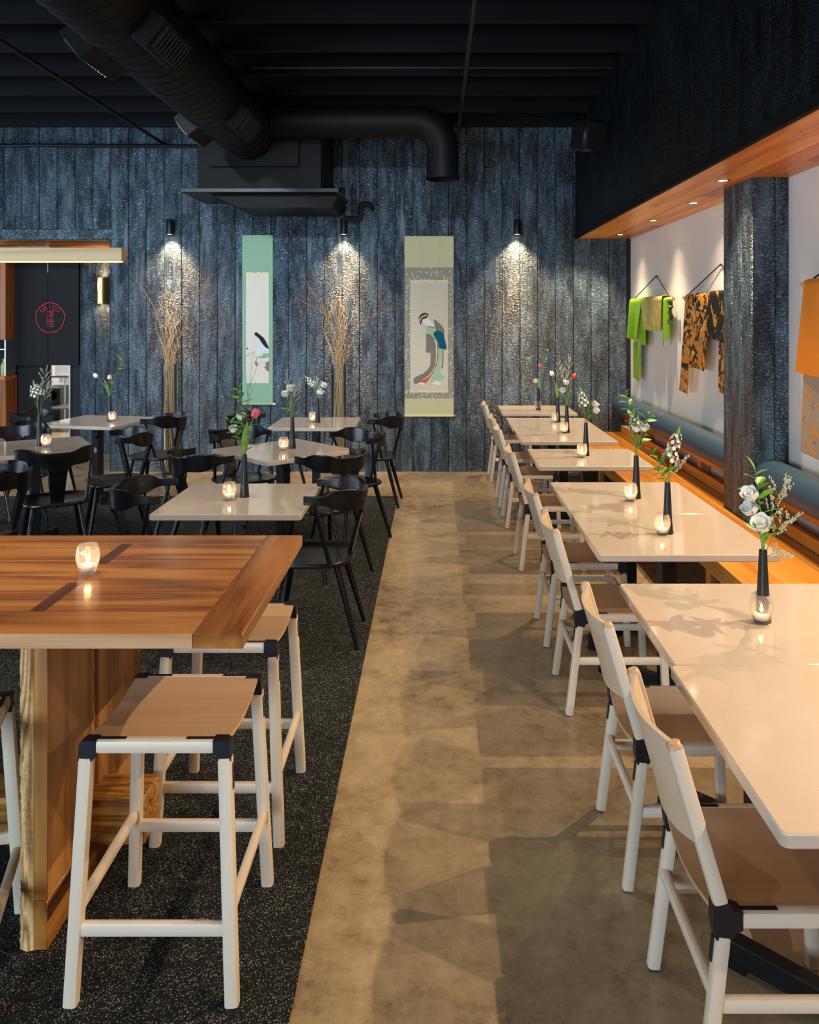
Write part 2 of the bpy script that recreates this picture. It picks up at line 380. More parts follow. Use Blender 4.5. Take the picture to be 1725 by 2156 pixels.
# recess wall with doorway
DX0, DX1 = (105-CX)*RY/F, (149-CX)*RY/F
wr = struct('wall_recess', MB().box(DX1, -3.6, RY, RY+0.12, 0, 2.62).box(DX0, DX1, RY, RY+0.12, 2.3, 2.62).box(XL, DX0-0.9, RY, RY+0.12, 0, 2.62), M['black_wall'])
pm = MB().box(-0.098, 0.098, -0.022, 0, 0, 2.605, 0.004).mesh('plank', M['char'])
x = (170-CX)*RY/F + 0.1
while x < -3.6: link('plank', pm, wr, (x, RY, 0)); x += PW
dr = thing('door_1', None, None, (DX0-0.45, RY+0.03, 0)); dr['kind'] = 'structure'
MB().box(-0.45, 0.45, -0.02, 0.02, 0.01, 2.3, 0.004).build('door_leaf', M['black_wall'], dr)
MB().box(0.40, 0.43, -0.045, -0.021, 0.95, 1.15, 0.004).build('door_pull', M['black_metal'], dr)
tr = struct('trim_1', MB().box(DX1-0.012, DX1+0.006, RY-0.03, RY+0.13, 0, 2.3), M['steel'])
# right wall and bulkhead
struct('wall_right', MB().box(XR, XR+0.15, YF, YW, 0, ZC), M['plaster'])
BX, BZ = 1.567, 2.616
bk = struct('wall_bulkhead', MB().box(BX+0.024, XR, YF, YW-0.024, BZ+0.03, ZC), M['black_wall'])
fm = MB().box(0, 0.022, -0.098, 0.098, BZ+0.05, ZC, 0.004).mesh('plank', M['char_shade'])
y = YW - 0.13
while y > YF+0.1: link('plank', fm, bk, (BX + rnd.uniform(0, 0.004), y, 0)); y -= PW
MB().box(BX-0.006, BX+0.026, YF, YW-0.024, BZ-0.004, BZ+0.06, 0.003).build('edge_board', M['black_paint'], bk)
sx = [BX+0.026, BX+0.19, BX+0.345, BX+0.50, XR]
for k in range(4):
    y1 = YW - 0.024; n = 0
    cuts = [[6.6, 3.9, 1.2], [7.6, 5.2, 2.4], [6.0, 3.0, 0.4], [7.9, 4.6, 1.9]][k] + [YF]
    for c in cuts:
        MB().box(sx[k]+0.0015, sx[k+1]-0.0015, c+0.001, y1-0.001, BZ, BZ+0.025, 0.002).build('soffit_board', M['fir'] if (k+n) % 2 == 0 or k < 2 else M['fir_d'], bk)
        y1 = c; n += 1
# column in the banquette
CY0, CY1, CXL = 5.14, 5.66, 1.973
co = struct('column', MB().box(CXL+0.022, XR, CY0+0.022, CY1-0.022, 0, BZ), M['black_wall'])
MB().box(CXL, CXL+0.138, CY0, CY0+0.022, 0.0, BZ, 0.003).build('plank', M['char'], co)
MB().box(CXL+0.142, XR, CY0, CY0+0.022, 0.0, BZ, 0.003).build('plank', M['char'], co)
w = (CY1-CY0-0.024)/3
for k in range(3): MB().box(CXL, CXL+0.022, CY0+0.024+k*w, CY0+0.024+(k+1)*w-0.004, 0.0, BZ, 0.003).build('plank', M['char'], co)
# street-side and left walls (behind / beside the viewer) with window openings
def win_wall(name, spans, lo, hi, axis):
    mb = MB(); edges = [lo]
    for a, b in spans: edges += [a, b]
    edges.append(hi)
    def put(u0, u1, z0, z1):
        if axis == 'x': mb.box(u0, u1, YF-0.15, YF, z0, z1)
        else: mb.box(XL-0.15, XL, u0, u1, z0, z1)
    put(lo, hi, 0, 0.5); put(lo, hi, 2.6, ZC)
    for i in range(0, len(edges), 2): put(edges[i], edges[i+1], 0.5, 2.6)
    struct(name, mb, M['black_paint'])
win_wall('wall_front', WIN_F, XL, XR, 'x'); win_wall('wall_left', WIN_L, YF, RY, 'y')
wn = 0
for a, b in WIN_F + WIN_L:
    wn += 1; mb = MB(); f = wn <= len(WIN_F)
    for u0, u1, z0, z1 in ((a, a+0.06, 0.5, 2.6), (b-0.06, b, 0.5, 2.6), (a+0.06, b-0.06, 0.5, 0.56), (a+0.06, b-0.06, 2.54, 2.6), ((a+b)/2-0.03, (a+b)/2+0.03, 0.56, 2.54)):
        if f: mb.box(u0, u1, YF-0.1, YF-0.04, z0, z1)
        else: mb.box(XL-0.1, XL-0.04, u0, u1, z0, z1)
    struct('window_%d' % wn, mb, M['black_paint'])
# kitchen behind the curtain
struct('wall_kitchen', MB().box(-7.3, -3.0, 13.6, 13.7, 0, 2.7).box(-7.3, -7.2, RY+0.12, 13.6, 0, 2.7).box(-3.1, -3.0, RY+0.12, 13.6, 0, 2.7).box(-7.3, -3.0, RY+0.12, 13.7, 2.7, 2.8), M['kitchen'])
area('kitchen_ceiling_light', (-5.0, 12.2, 2.65), (0, 0, 0), 1.2, 0.6, 120, (1, 0.97, 0.92))

# ------------------------------------------------------------------ carpet, banquette bench
CE = at(838, 1046, 0)
c_x, c_y = CE
tag(MB().box(XL+0.05, c_x, YF+0.05, c_y, 0.0, 0.008, 0.002).build('carpet', M['carpet']), 'charcoal carpet with white flecks beside the concrete aisle', 'carpet')
def bench(name, label, y0, y1):
    b = thing(name, label, 'bench', (0, 0, 0))
    xs = [1.50, 1.70, 1.90, 1.965]
    for k in range(3): MB().box(xs[k]+0.001, xs[k+1]-0.001, y0, y1, 0.41, 0.45, 0.004).build('seat_board', M['pine'], b)
    MB().box(1.52, 1.545, y0, y1, 0.33, 0.409, 0.003).build('apron', M['pine'], b)
    y = y1 - 0.35
    while y > y0+0.1:
        MB().box(1.56, 1.60, y-0.04, y+0.04, 0, 0.409, 0.004).build('leg', M['pine_z'], b)
        MB().box(1.60, 1.95, y-0.025, y+0.025, 0.30, 0.409, 0.004).build('bearer', M['pine_z'], b); y -= 1.05
    return b
b1 = bench('banquette_bench', 'amber pine banquette bench along the white wall', -1.5, YW-0.03)
for (y0, y1) in ((CY1+0.005, YW-0.03), (-1.5, CY0-0.005)):
    MB().box(1.967, XR-0.002, y0, y1, 0.41, 0.45, 0.004).build('seat_board', M['pine'], b1)
    MB().box(2.085, 2.115, y0, y1, 0.452, 0.53, 0.004).build('back_ledge', M['fir'], b1)
    MB().box(2.10, 2.195, y0, y1, 0.60, 0.655, 0.004).build('back_rail', M['fir_d'], b1)
    y = y1 - 0.06
    while y > y0+0.04:
        MB().box(2.12, 2.19, y-0.045, y+0.045, 0.452, 0.599, 0.003).build('post', M['pine_z'], b1); y -= 0.86
def roll(y0, y1, label):
    o = thing('roll_cushion', label, 'cushion', (2.085, (y0+y1)/2, 0.656), 0, 'navy leather roll cushions')
    L = (y1-y0)/2; Rr = 0.105; prof = []
    mt = Matrix.Translation((0, 0, Rr)) @ Matrix.Rotation(PI/2, 4, 'X')
    pr = [(0.001, -L), (Rr-0.03, -L), (Rr-0.012, -L+0.003), (Rr-0.003, -L+0.012), (Rr, -L+0.03), (Rr, L-0.03), (Rr-0.003, L-0.012), (Rr-0.012, L-0.003), (Rr-0.03, L), (0.001, L)]
    MB().lathe(pr, 40, M=mt).build('bolster', M['navy'], o)
    for e in (-L+0.006, L-0.006):
        MB().sweep([(math.cos(a)*(Rr-0.004), e, Rr+math.sin(a)*(Rr-0.004)) for a in [2*PI*i/40 for i in range(40)]], rrect(0.006, 0.006, 0.0025, 1), up=(0,1,0), closed=True).build('piping', M['navy'], o)
roll(7.50, YW-0.035, 'navy leather roll cushion in the corner by the charred wall')
roll(CY1+0.01, 7.495, 'navy leather roll cushion beneath the black and gold textile')
roll(3.3, CY0-0.01, 'navy leather roll cushion beneath the orange textile')
roll(1.4, 3.295, 'navy leather roll cushion past the orange textile, far from the charred wall')

# ------------------------------------------------------------------ lamps
def spot(name, loc, power, ang, col, blend=0.5, rad=0.02, parent=None, rot=(0,0,0)):
    l = bpy.data.lights.new(name, 'SPOT'); l.energy = power; l.spot_size = R(ang); l.spot_blend = blend; l.color = col; l.shadow_soft_size = rad
    o = bpy.data.objects.new(name, l); COL.objects.link(o); o.location = loc; o.rotation_euler = rot
    if parent: o.parent = parent
    return o
WARM = (1.0, 0.74, 0.46)
def downlight(x, y, label, p=128):
    o = thing('recessed_downlight', label, 'downlight', (x, y, BZ), 0, 'downlights in the wooden soffit')
    MB().lathe([(0.030, -0.001), (0.034, -0.005), (0.047, -0.005), (0.050, -0.001), (0.050, 0.004), (0.030, 0.004)], 24, cap=False).build('trim_ring', M['chrome'], o)
    MB().lathe([(0.029, -0.0015), (0.001, -0.003)], 20).build('lens', M['lampglow'], o)
    spot('downlight_beam', (0, 0, -0.012), p, 108, WARM, 0.75, 0.009, o, (0, R(24), 0))
    spot('downlight_core', (0, 0, -0.012), 21.0, 96, WARM, 1.0, 0.03, o)
dl = [(1.83, 5.26), (1.97, 6.31), (1.97, 7.48), (1.97, 8.80), (1.97, 3.95), (1.97, 2.85), (1.97, 1.75), (1.97, 0.65)]
dn = ['recessed downlight in the soffit above the charred column', 'recessed downlight above the black and gold textile', 'recessed downlight between the black and green textiles', 'recessed downlight in the soffit above the green textile',
      'recessed downlight above the orange textile', 'recessed downlight just past the orange textile', 'recessed downlight over the open end of the bench', 'recessed downlight at the street end of the soffit']
for (x, y), n in zip(dl, dn): downlight(x, y, n)
def wall_lamp(px, label, pw=62):
    x, z = atY(px, 494, YW-0.09)
    o = thing('wall_lamp', label, 'wall lamp', (x, YW-0.022, z), 0, 'cylinder lamps on the charred wall')
    MB().lathe([(0.036, 0.0), (0.040, 0.003), (0.040, 0.168), (0.037, 0.172), (0.001, 0.172)], 24, c=(0, -0.075, 0), cap=False).build('cylinder', M['black_metal'], o)
    MB().box(-0.03, 0.03, -0.012, 0.0, 0.04, 0.13, 0.003).box(-0.014, 0.014, -0.04, -0.01, 0.07, 0.10).build('wall_bracket', M['black_metal'], o)
    MB().lathe([(0.035, 0.004), (0.001, 0.0065)], 20, c=(0, -0.075, 0)).build('lens', M['lampglow'], o)
    spot('wall_lamp_beam', (0, -0.075, -0.012), pw, 100, (1.0, 0.66, 0.34), 0.7, 0.03, o)
    spot('wall_lamp_core', (0, -0.075, -0.012), 150, 34, (1.0, 0.66, 0.34), 0.9, 0.03, o)
wall_lamp(358, 'black cylinder wall lamp above the twig vase nearest the curtain')
wall_lamp(724, 'black cylinder wall lamp between the two hanging scrolls')
wall_lamp(1089, 'black cylinder wall lamp above the banquette tables')
# added out-of-view track spotlights, put in to brighten the charred wall and tables
tr_ = tag(MB().box(-4.6, 0.0, 4.36, 4.40, 3.82, 3.858, 0.004).build('added_track_rail', M['black_metal']), 'added black lighting track under the ceiling joists', 'lighting track')
for tx_, ax_, nm in ((-4.2, (-3.9, YW, 1.15), 'nearest the curtain'), (-2.6, (-2.3, YW, 1.15), 'left of the spiral duct'), (-0.4, (-0.5, YW, 1.15), 'nearest the aisle'), (-3.4, (-3.0, 6.3, 0.75), 'aimed at the askew table'), (-1.0, (-1.1, 5.5, 0.75), 'aimed at the cornerwise table'), (-1.4, (-1.3, 2.9, 0.9), 'aimed at the oak table')):
    o = thing('added_spotlight', 'added fill spotlight ' + nm + ' on the lighting track', 'spotlight', (tx_, 4.38, 3.82), 0, 'added fill spotlights')
    wash = ax_[1] == YW; d_ = (Vector(ax_) - Vector((tx_, 4.38, 3.72))).normalized(); q_ = (-d_).to_track_quat('Z', 'Y'); mt = Matrix.Translation((0, 0, -0.10)) @ q_.to_matrix().to_4x4()
    MB().lathe([(0.001, 0.09), (0.042, 0.09), (0.045, 0.085), (0.045, -0.06), (0.040, -0.062), (0.038, -0.05)], 22, M=mt, cap=False).build('head', M['black_metal'], o)
    MB().lathe([(0.038, -0.048), (0.001, -0.05)], 20, M=mt).build('lens', M['lampglow'], o)
    MB().box(-0.01, 0.01, -0.01, 0.01, -0.06, 0.0).build('yoke', M['black_metal'], o)
    s_ = spot('added_beam', mt @ Vector((0, 0, -0.068)), 330 if wash else 100, 72 if wash else 84, (0.86, 0.93, 1.0) if wash else (1.0, 0.86, 0.68), 0.9, 0.05, o); s_.rotation_euler = q_.to_euler()
# brass sconce in the recess
x, z = atY(212, 640, RY-0.1)
o = thing('brass_sconce', 'brass half-cylinder wall sconce glowing beside the black curtain', 'wall lamp', (x, RY-0.022, z))
hw, hh = 0.085, 0.335
MB().slab([[(hw*math.sin(a), -0.02-0.085*math.cos(a), zz) for a in [R(-88+176*i/12) for i in range(13)]] for zz in (0, hh)], lambda i, j: (0, 0.004, 0)).build('shade', M['brass'], o)
MB().box(-0.05, 0.05, -0.02, 0, 0.03, hh-0.03, 0.003).build('back_plate', M['black_metal'], o)
MB().sheet([[(-0.02 + q*0.028 + 0.006*math.sin(zz*22), -0.1085, 0.012+zz) for q in (0, 1)] for zz in [0.31*i/10 for i in range(11)]]).build('glowing_slit', M['sconce_glow'], o)
spot('sconce_up', (0, -0.06, hh-0.03), 9, 130, (1.0, 0.6, 0.28), 0.8, 0.03, o, (PI, 0, 0)); spot('sconce_down', (0, -0.06, 0.03), 9, 130, (1.0, 0.6, 0.28), 0.8, 0.03, o)
# pendant beam above the counter-height table
PY = 2.66
xe, zt = atY(256.5, 521, PY); _, zb = atY(256.5, 549, PY)
o = thing('pendant_beam', 'pale ash beam pendant lamp above the oak communal table', 'pendant lamp', (xe-1.0, PY, zb))
MB().box(-1.0, 1.0, 0.0, 0.043, 0.0, zt-zb, 0.0015).build('beam', M['ash'], o)
MB().box(-0.99, 0.99, 0.008, 0.035, -0.004, 0.0005).build('led_strip', M['led'], o)
for q in (-0.85, 0.45): MB().tube([(q, 0.02, zt-zb), (q, 0.02, ZC-zb)], 0.0012, 5).build('hanging_wire', M['steel'], o)
l = bpy.data.lights.new('pendant_light', 'AREA'); l.shape = 'RECTANGLE'; l.size = 1.9; l.size_y = 0.025; l.energy = 16; l.color = (1.0, 0.82, 0.55)
lo = bpy.data.objects.new('pendant_light', l); COL.objects.link(lo); lo.parent = o; lo.location = (0, 0.0215, -0.008)
# ------------------------------------------------------------------ ceiling services
DXc, DZc, DR, DYE = -1.86, 3.57, 0.275, 8.26
o = thing('spiral_duct', 'black spiral air duct hanging under the ceiling joists', 'duct', (DXc, 0, DZc-DR))
MB().tube([(0, -2.5, DR), (0, 3.0, DR), (0, DYE-0.01, DR)], DR-0.004, 40).build('duct_body', M['duct'], o)
hel = []; n = 22; turns = 76
for i in range(turns*n+1):
    a = 2*PI*i/n; hel.append((math.cos(a)*(DR-0.003), -2.4+10.6*i/(turns*n), DR+math.sin(a)*(DR-0.003)))
MB().sweep(hel, rrect(0.012, 0.012, 0.005, 1), up=(0.02,1,0.01)).build('spiral_seam', M['duct'], o)
for yy, sgn in ((4.9, 1), (7.0, 1), (5.1, -1), (7.2, -1)):
    a = R(-38) if sgn > 0 else R(218)
    mt = Matrix.Translation((0, yy, DR)) @ Matrix.Rotation(-a, 4, 'Y')
    b = MB().box(DR-0.06, DR+0.09, -0.25, 0.25, -0.10, 0.10, 0.004, mt).build('register_box', M['duct'], o)
    mb = MB().box(DR+0.089, DR+0.098, -0.21, 0.21, -0.075, 0.075, 0.002, mt)
    for k in range(9): mb.box(DR+0.097, DR+0.105, -0.20+k*0.05-0.006, -0.20+k*0.05+0.006, -0.07, 0.07, 0, mt)
    mb.build('grille', M['black_metal'], b)
MB().box(-0.40, 0.50, DYE-0.05, DYE-0.001, -0.06, 0.58, 0.004).build('end_collar', M['duct'], o)
o = thing('branch_duct', 'black branch duct turning down beside the right-hand scroll', 'duct', (-1.585, 8.05, 3.47))
rr = 0.157; path = [(0, 0, 0.17), (1.385, 0, 0.17)]
for i in range(1, 9):
    a = R(90*i/8); path.append((1.385+0.27*math.sin(a), 0, 0.17-0.27*(1-math.cos(a))))
path.append((1.655, 0, -0.39))
MB().tube(path, rr, 28, cap=False).build('duct_body', M['duct'], o)
for q in (0.25, 0.7, 1.15):
    MB().tube([(q-0.01, 0, 0.17), (q+0.01, 0, 0.17)], rr+0.006, 28).build('joint_band', M['duct'], o)
MB().tube([(1.655, 0, -0.39), (1.655, 0, -0.36)], rr+0.006, 28, cap=False).build('outlet_rim', M['duct'], o)
o = thing('air_handler', 'black air handling cabinet fixed high on the charred wall', 'air handler', (-1.76, 8.26, 2.93))
MB().box(-0.62, 0.62, 0, 1.0, 0.09, 0.925, 0.006).build('cabinet', M['duct'], o)
MB().box(-0.76, 0.80, -0.08, 0.80, 0.045, 0.085, 0.003).build('support_angle', M['black_metal'], o)
MB().prism([(-0.50, 0.04), (0.78, 0.04), (0.72, -0.09), (-0.22, -0.09)], 0.05, 0.80, lambda u, v, d: (u, d, v)).build('drain_pan', M['duct'], o)
def pipe(name, label, path, r, cat='pipe'): return tag(MB().tube(path, r, 8).build(name, M['black_metal']), label, cat)
pipe('conduit', 'thin black conduit running from the viewer to the wall under the joists', [(0.24, YF+0.1, 3.68), (0.24, YW-0.03, 3.68)], 0.018)
pipe('conduit', 'thin black conduit left of the big duct under the joists', [(-3.05, YF+0.1, 3.68), (-3.05, YW-0.03, 3.68)], 0.018)
pipe('conduit', 'grey conduit crossing the ceiling beside the register boxes', [(-1.55, 6.92, 3.83), (0.9, 6.92, 3.835), (1.5, 6.92, 3.835)], 0.013)
pipe('conduit', 'black pipe along the top of the charred wall over the doorway', [(XL+0.1, YW-0.06, 3.62), (-4.5, YW-0.06, 3.66), (-2.45, YW-0.06, 3.645)], 0.022)
# pipe trap beside the air handler
def wp(px, py, d=0.12): x, z = atY(px, py, YW-d); return (x, YW-d, z)
pipe('drain_pipe', 'black bent drain pipe above the middle wall lamp', [wp(721, 395), wp(721, 440), wp(722, 456), wp(726, 460), wp(740, 460), wp(756, 460), wp(759, 456), wp(759, 436), wp(761, 431), wp(766, 429), wp(776, 429), wp(781, 433), (wp(783, 437)[0], YW-0.02, wp(783, 437)[2])], 0.03)
# loudspeaker on the bulkhead
o = thing('loudspeaker', 'black loudspeaker on a bracket high on the bulkhead', 'speaker', (1.36, 7.4, 3.22), R(25))
MB().box(-0.12, 0.12, -0.1, 0.12, 0, 0.28, 0.02, Matrix.Rotation(R(12), 4, 'X')).build('cabinet', M['black_metal'], o)
MB().box(-0.10, 0.10, -0.112, -0.10, 0.02, 0.26, 0.004, Matrix.Rotation(R(12), 4, 'X')).build('grille', M['cord'], o)
MB().tube([(0.10, 0.02, 0.2), (0.2, -0.03, 0.25), (0.26, -0.05, 0.25)], 0.012, 6).build('bracket', M['black_metal'], o)

# ------------------------------------------------------------------ hanging scrolls
def flat_mat(name, c, var=0.06): return plain(name, c, 0.8, spec=0.15, var=var, sc=60)
def f_brocade(name, a, b, sc, thr=0.3):
    t = NT(name); v = t.n('TexVoronoi', {'Vector': t.coord((1,1,1)), 'Scale': sc}).outputs[0]; n = t.noise(t.coord((1,1,1)), sc*2.2, 2)
    k = t.ramp(t.math('ADD', v, t.math('MULTIPLY', n, 0.25)), [(thr, (1,1,1)), (thr+0.12, (0,0,0))])
    t.set(color=t.mix(k, a, b), rough=0.75, spec=0.2); return t.m
M['s_green'] = flat_mat('sage_silk', (0.25,0.42,0.29)); M['s_paper'] = flat_mat('ivory_paper', (0.66,0.63,0.55), 0.03)
M['s_paper2'] = flat_mat('cream_paper', (0.62,0.565,0.44), 0.03); M['s_straw'] = flat_mat('straw_silk', (0.56,0.545,0.33))
M['s_broc'] = f_brocade('grey_flower_brocade', (0.30,0.28,0.22), (0.58,0.56,0.44), 30, 0.36); M['s_gold'] = f_brocade('gold_brocade', (0.72,0.66,0.48), (0.32,0.23,0.10), 46, 0.3)
M['k_grey'] = flat_mat('grey_robe_print', (0.21,0.195,0.15)); M['k_green'] = flat_mat('green_robe_print', (0.36,0.53,0.33)); M['k_orange'] = flat_mat('orange_lining_print', (0.55,0.13,0.045))
M['k_teal'] = flat_mat('teal_sash_print', (0.005,0.10,0.17)); M['k_white'] = flat_mat('white_skin_print', (0.74,0.74,0.74)); M['k_black'] = flat_mat('black_hair_print', (0.02,0.022,0.03))
M['k_brown'] = flat_mat('brown_print', (0.27,0.17,0.12)); M['k_pale'] = flat_mat('pale_robe_print', (0.60,0.66,0.68)); M['k_sage'] = flat_mat('sage_print', (0.32,0.40,0.23)); M['k_pink'] = flat_mat('pink_print', (0.64,0.51,0.41))
M['k_gold'] = flat_mat('gold_comb_print', (0.50,0.37,0.13)); M['k_knob'] = plain('scroll_knob', (0.10,0.04,0.02), 0.3)
SY = YW - 0.034
def scroll(label, px0, py0, px1, py1, layers, polys, off, sc, knob):
    X0, Z1 = atY(px0, py0, SY); X1, Z0 = atY(px1, py1, SY); xc = (X0+X1)/2
    o = thing('hanging_scroll', label, 'scroll', (xc, SY, Z0), 0, 'hanging picture scrolls')
    def L(px, py): a, b = atY(px, py, SY); return a-xc, b-Z0
    d = 0.0
    for nm, a, b, c, e, m in layers:
        xa, za = L(a, b); xb, zb = L(c, e)
        MB().box(xa, xb, -d-0.0012, -d, zb, za).build(nm, M[m], o); d += 0.0013
    for nm, m, pts in polys:
        q = [L(off[0]+u/sc, off[1]+v/sc) for u, v in pts]
        MB().prism(q, -d-0.0006, -d, lambda u, v, t: (u, t, v)).build(nm, M[m], o); d += 0.0007
    w = X1-X0
    MB().tube([(-w/2, -0.004, -0.008), (w/2, -0.004, -0.008)], 0.014, 14).build('roller', M[layers[0][5]], o)
    for s in (-1, 1): MB().tube([(s*w/2, -0.004, -0.008), (s*(w/2+0.012), -0.004, -0.008), (s*(w/2+0.03), -0.004, -0.008)], [0.010, 0.012, 0.013], 10).build('roller_knob', M[knob], o)
    MB().tube([(-w*0.3, 0.0, Z1-Z0), (0, 0.004, Z1-Z0+0.012), (w*0.3, 0.0, Z1-Z0)], 0.002, 5).build('hanging_cord', M['k_knob'], o)
    return o
scroll('narrow sage green hanging scroll with a long-haired seated figure', 510.5, 495, 574.5, 849,
    [('mount', 510.5, 495, 574.5, 849, 's_green'), ('brocade_strip', 518.5, 573.5, 566, 582, 's_gold'), ('brocade_strip', 518.5, 801.5, 566, 806.5, 's_gold'), ('painting', 518.5, 582, 566.5, 801.5, 's_paper')],
    [('painted_robe', 'k_pale', [(460,570),(500,590),(570,690),(640,770),(715,805),(720,900),(600,900),(570,960),(430,970),(430,860),(470,740)]),
     ('painted_hair', 'k_black', [(385,470),(400,430),(440,425),(500,470),(600,550),(650,630),(690,720),(718,775),(715,805),(640,770),(570,690),(500,580),(450,530),(410,500)]),
     ('painted_sash', 'k_sage', [(450,970),(580,960),(580,905),(720,905),(720,985),(620,1020),(500,1015)]),
     ('painted_hem', 'k_pale', [(520,1020),(620,1025),(720,990),(720,1070),(600,1105)]),
     ('painted_skirt', 'k_brown', [(640,1110),(720,1080),(720,1315),(690,1310),(610,1225),(640,1200)]),
     ('painted_ribbon', 'k_brown', [(420,950),(445,1010),(435,1080),(475,1160),(450,1190),(410,1175),(400,1110),(425,1050)]),
     ('painted_fan', 'k_pink', [(205,940),(300,880),(410,835),(420,870),(300,950),(210,1010)]),
     ('painted_seal', 'k_black', [(205,800),(225,765),(255,800),(230,815)])], (500, 660), 10.78, 'white_petal')
s2 = scroll('wide straw-coloured hanging scroll with a standing robed figure', 852, 497, 955.5, 874,
    [('mount', 852, 497, 955.5, 874, 's_straw'), ('brocade_panel', 852, 563, 955.5, 839, 's_broc'), ('brocade_strip', 864, 589.5, 943.5, 597, 's_gold'), ('brocade_strip', 864, 821, 944, 826.5, 's_gold'), ('painting', 864, 596, 943.5, 821.5, 's_paper2')],
    [('painted_streamer', 'k_grey', [(765,880),(782,890),(780,1100),(770,1205),(735,1210),(760,1090)]),
     ('painted_robe', 'k_green', [(470,480),(560,485),(630,510),(610,600),(640,680),(690,740),(700,860),(770,870),(740,1100),(720,1250),(760,1320),(810,1350),(770,1400),(640,1440),(540,1450),(600,1330),(660,1180),(690,1020),(680,860),(650,730),(600,660),(540,620),(470,600)]),
     ('painted_coat', 'k_grey', [(470,600),(560,620),(620,690),(645,800),(650,1000),(640,1130),(600,1230),(520,1330),(420,1400),(350,1460),(290,1485),(255,1450),(262,1380),(320,1340),(420,1300),(500,1230),(550,1150),(558,940),(470,925),(480,780)]),
     ('painted_shoulder', 'k_grey', [(610,350),(660,375),(720,430),(770,490),(800,560),(790,620),(740,570),(650,550),(630,480)]),
     ('painted_hem', 'k_white', [(620,690),(650,730),(672,900),(660,1080),(610,1240),(600,1230),(640,1130),(650,1000),(645,800)]),
     ('painted_lining', 'k_orange', [(655,720),(685,800),(692,1000),(660,1150),(600,1290),(540,1380),(470,1470),(355,1440),(440,1400),(540,1340),(610,1240),(660,1080),(672,900)]),
     ('painted_sash', 'k_teal', [(610,580),(660,545),(740,565),(790,620),(800,700),(835,830),(830,880),(780,875),(700,850),(680,740),(640,680),(605,620)]),
     ('painted_face', 'k_white', [(400,370),(440,345),(500,330),(560,370),(610,440),(620,490),(540,465),(490,465),(430,420)]),
     ('painted_collar', 'k_orange', [(490,478),(540,466),(625,492),(630,510),(545,484)]),
     ('painted_hair', 'k_black', [(345,330),(380,270),(440,235),(500,245),(520,270),(480,330),(420,345),(395,400),(385,445),(370,430)]),
     ('painted_comb', 'k_gold', [(352,350),(400,290),(470,262),(505,270),(470,300),(410,325),(378,375),(370,420),(350,400)]),
     ('painted_foot', 'k_white', [(575,1480),(640,1420),(680,1415),(745,1485),(690,1500)]),
     ('painted_foot', 'k_white', [(250,1460),(290,1490),(360,1462),(420,1450),(470,1472),(420,1495),(370,1478),(290,1502)])], (840, 630), 8.292, 'k_orange')
for px in (885, 923):
    a, b = atY(px, 500, SY); c, d = atY(px, 563, SY)
    MB().box(a-s2.location.x-0.006, a-s2.location.x+0.006, -0.006, -0.004, d-s2.location.z, b-s2.location.z).build('ribbon', M['k_pink'], s2)

# ------------------------------------------------------------------ noren curtain with red emblem, kitchen glimpses, side cabinet
NY = RY - 0.07
nx0, nz1 = atY(28, 530, NY); nx1, nz0 = atY(166, 769, NY)
o = thing('door_curtain', 'black split door curtain with a round red emblem', 'curtain', ((nx0+nx1)/2, NY, nz0))
w = nx1-nx0; hh = nz1-nz0; mid = (100-CX)*NY/F - (nx0+nx1)/2
for a, b, ph in ((-w/2, mid-0.004, 0.3), (mid+0.004, w/2, 1.9)):
    g = [[(lerp(a, b, i/18), 0.012*math.sin(i*0.8+ph)*(1-zz/hh*0.7), zz) for i in range(19)] for zz in [hh*k/6 for k in range(7)]]
    MB().slab(g, lambda i, j: (0, 0.002, 0)).build('curtain_panel', M['noren'], o)
MB().tube([(-w/2-0.01, 0.01, hh), (w/2+0.03, 0.01, hh)], 0.012, 8).build('curtain_rod', M['black_metal'], o)
ecx, ecz = atY(106, 669, NY-0.016); er = 31*NY/F
e = bpy.data.objects.new('emblem', None); COL.objects.link(e); e.parent = o; e.location = (ecx-(nx0+nx1)/2, -0.016, ecz-nz0); e['label'] = 'red round emblem reading UKIYO'
ring = [(er*(0.97+0.015*math.sin(3*a)+0.012*math.sin(7*a+1))*math.cos(a), 0, er*1.04*(0.97+0.012*math.sin(5*a))*math.sin(a)) for a in [2*PI*i/56 for i in range(56)]]
MB().sweep(ring, rrect(0.011, 0.002, 0.0008, 1), up=(0,1,0), closed=True).build('emblem_ring', M['red'], e)
def text_mesh(txt, size):
    c = bpy.data.curves.new('lettering', 'FONT'); c.body = txt; c.size = size; c.align_x = 'CENTER'; c.align_y = 'CENTER'; c.extrude = 0.0008; c.resolution_u = 3
    t = bpy.data.objects.new('lettering', c); COL.objects.link(t); bpy.context.view_layer.update()
    me = bpy.data.meshes.new_from_object(t.evaluated_get(bpy.context.evaluated_depsgraph_get())); bpy.data.objects.remove(t); return me
for ch, ang in zip('UKIYO', (46, 24, 3, -19, -43)):
    me = text_mesh(ch, er*0.42); me.materials.clear(); me.materials.append(M['red'])
    link('letter', me, e, (-math.sin(R(ang))*er*0.72, -0.001, math.cos(R(ang))*er*0.72), (PI/2, 0, 0)).rotation_euler = (PI/2, -R(ang), 0)
for ch, zz, s in (('浮', 0.16, 0.62), ('世', -0.40, 0.62)):
    me = text_mesh(ch, er*s)
    if len(me.polygons) == 0: continue
    me.materials.clear(); me.materials.append(M['red']); link('character', me, e, (0, -0.001, er*zz), (PI/2, 0, 0))
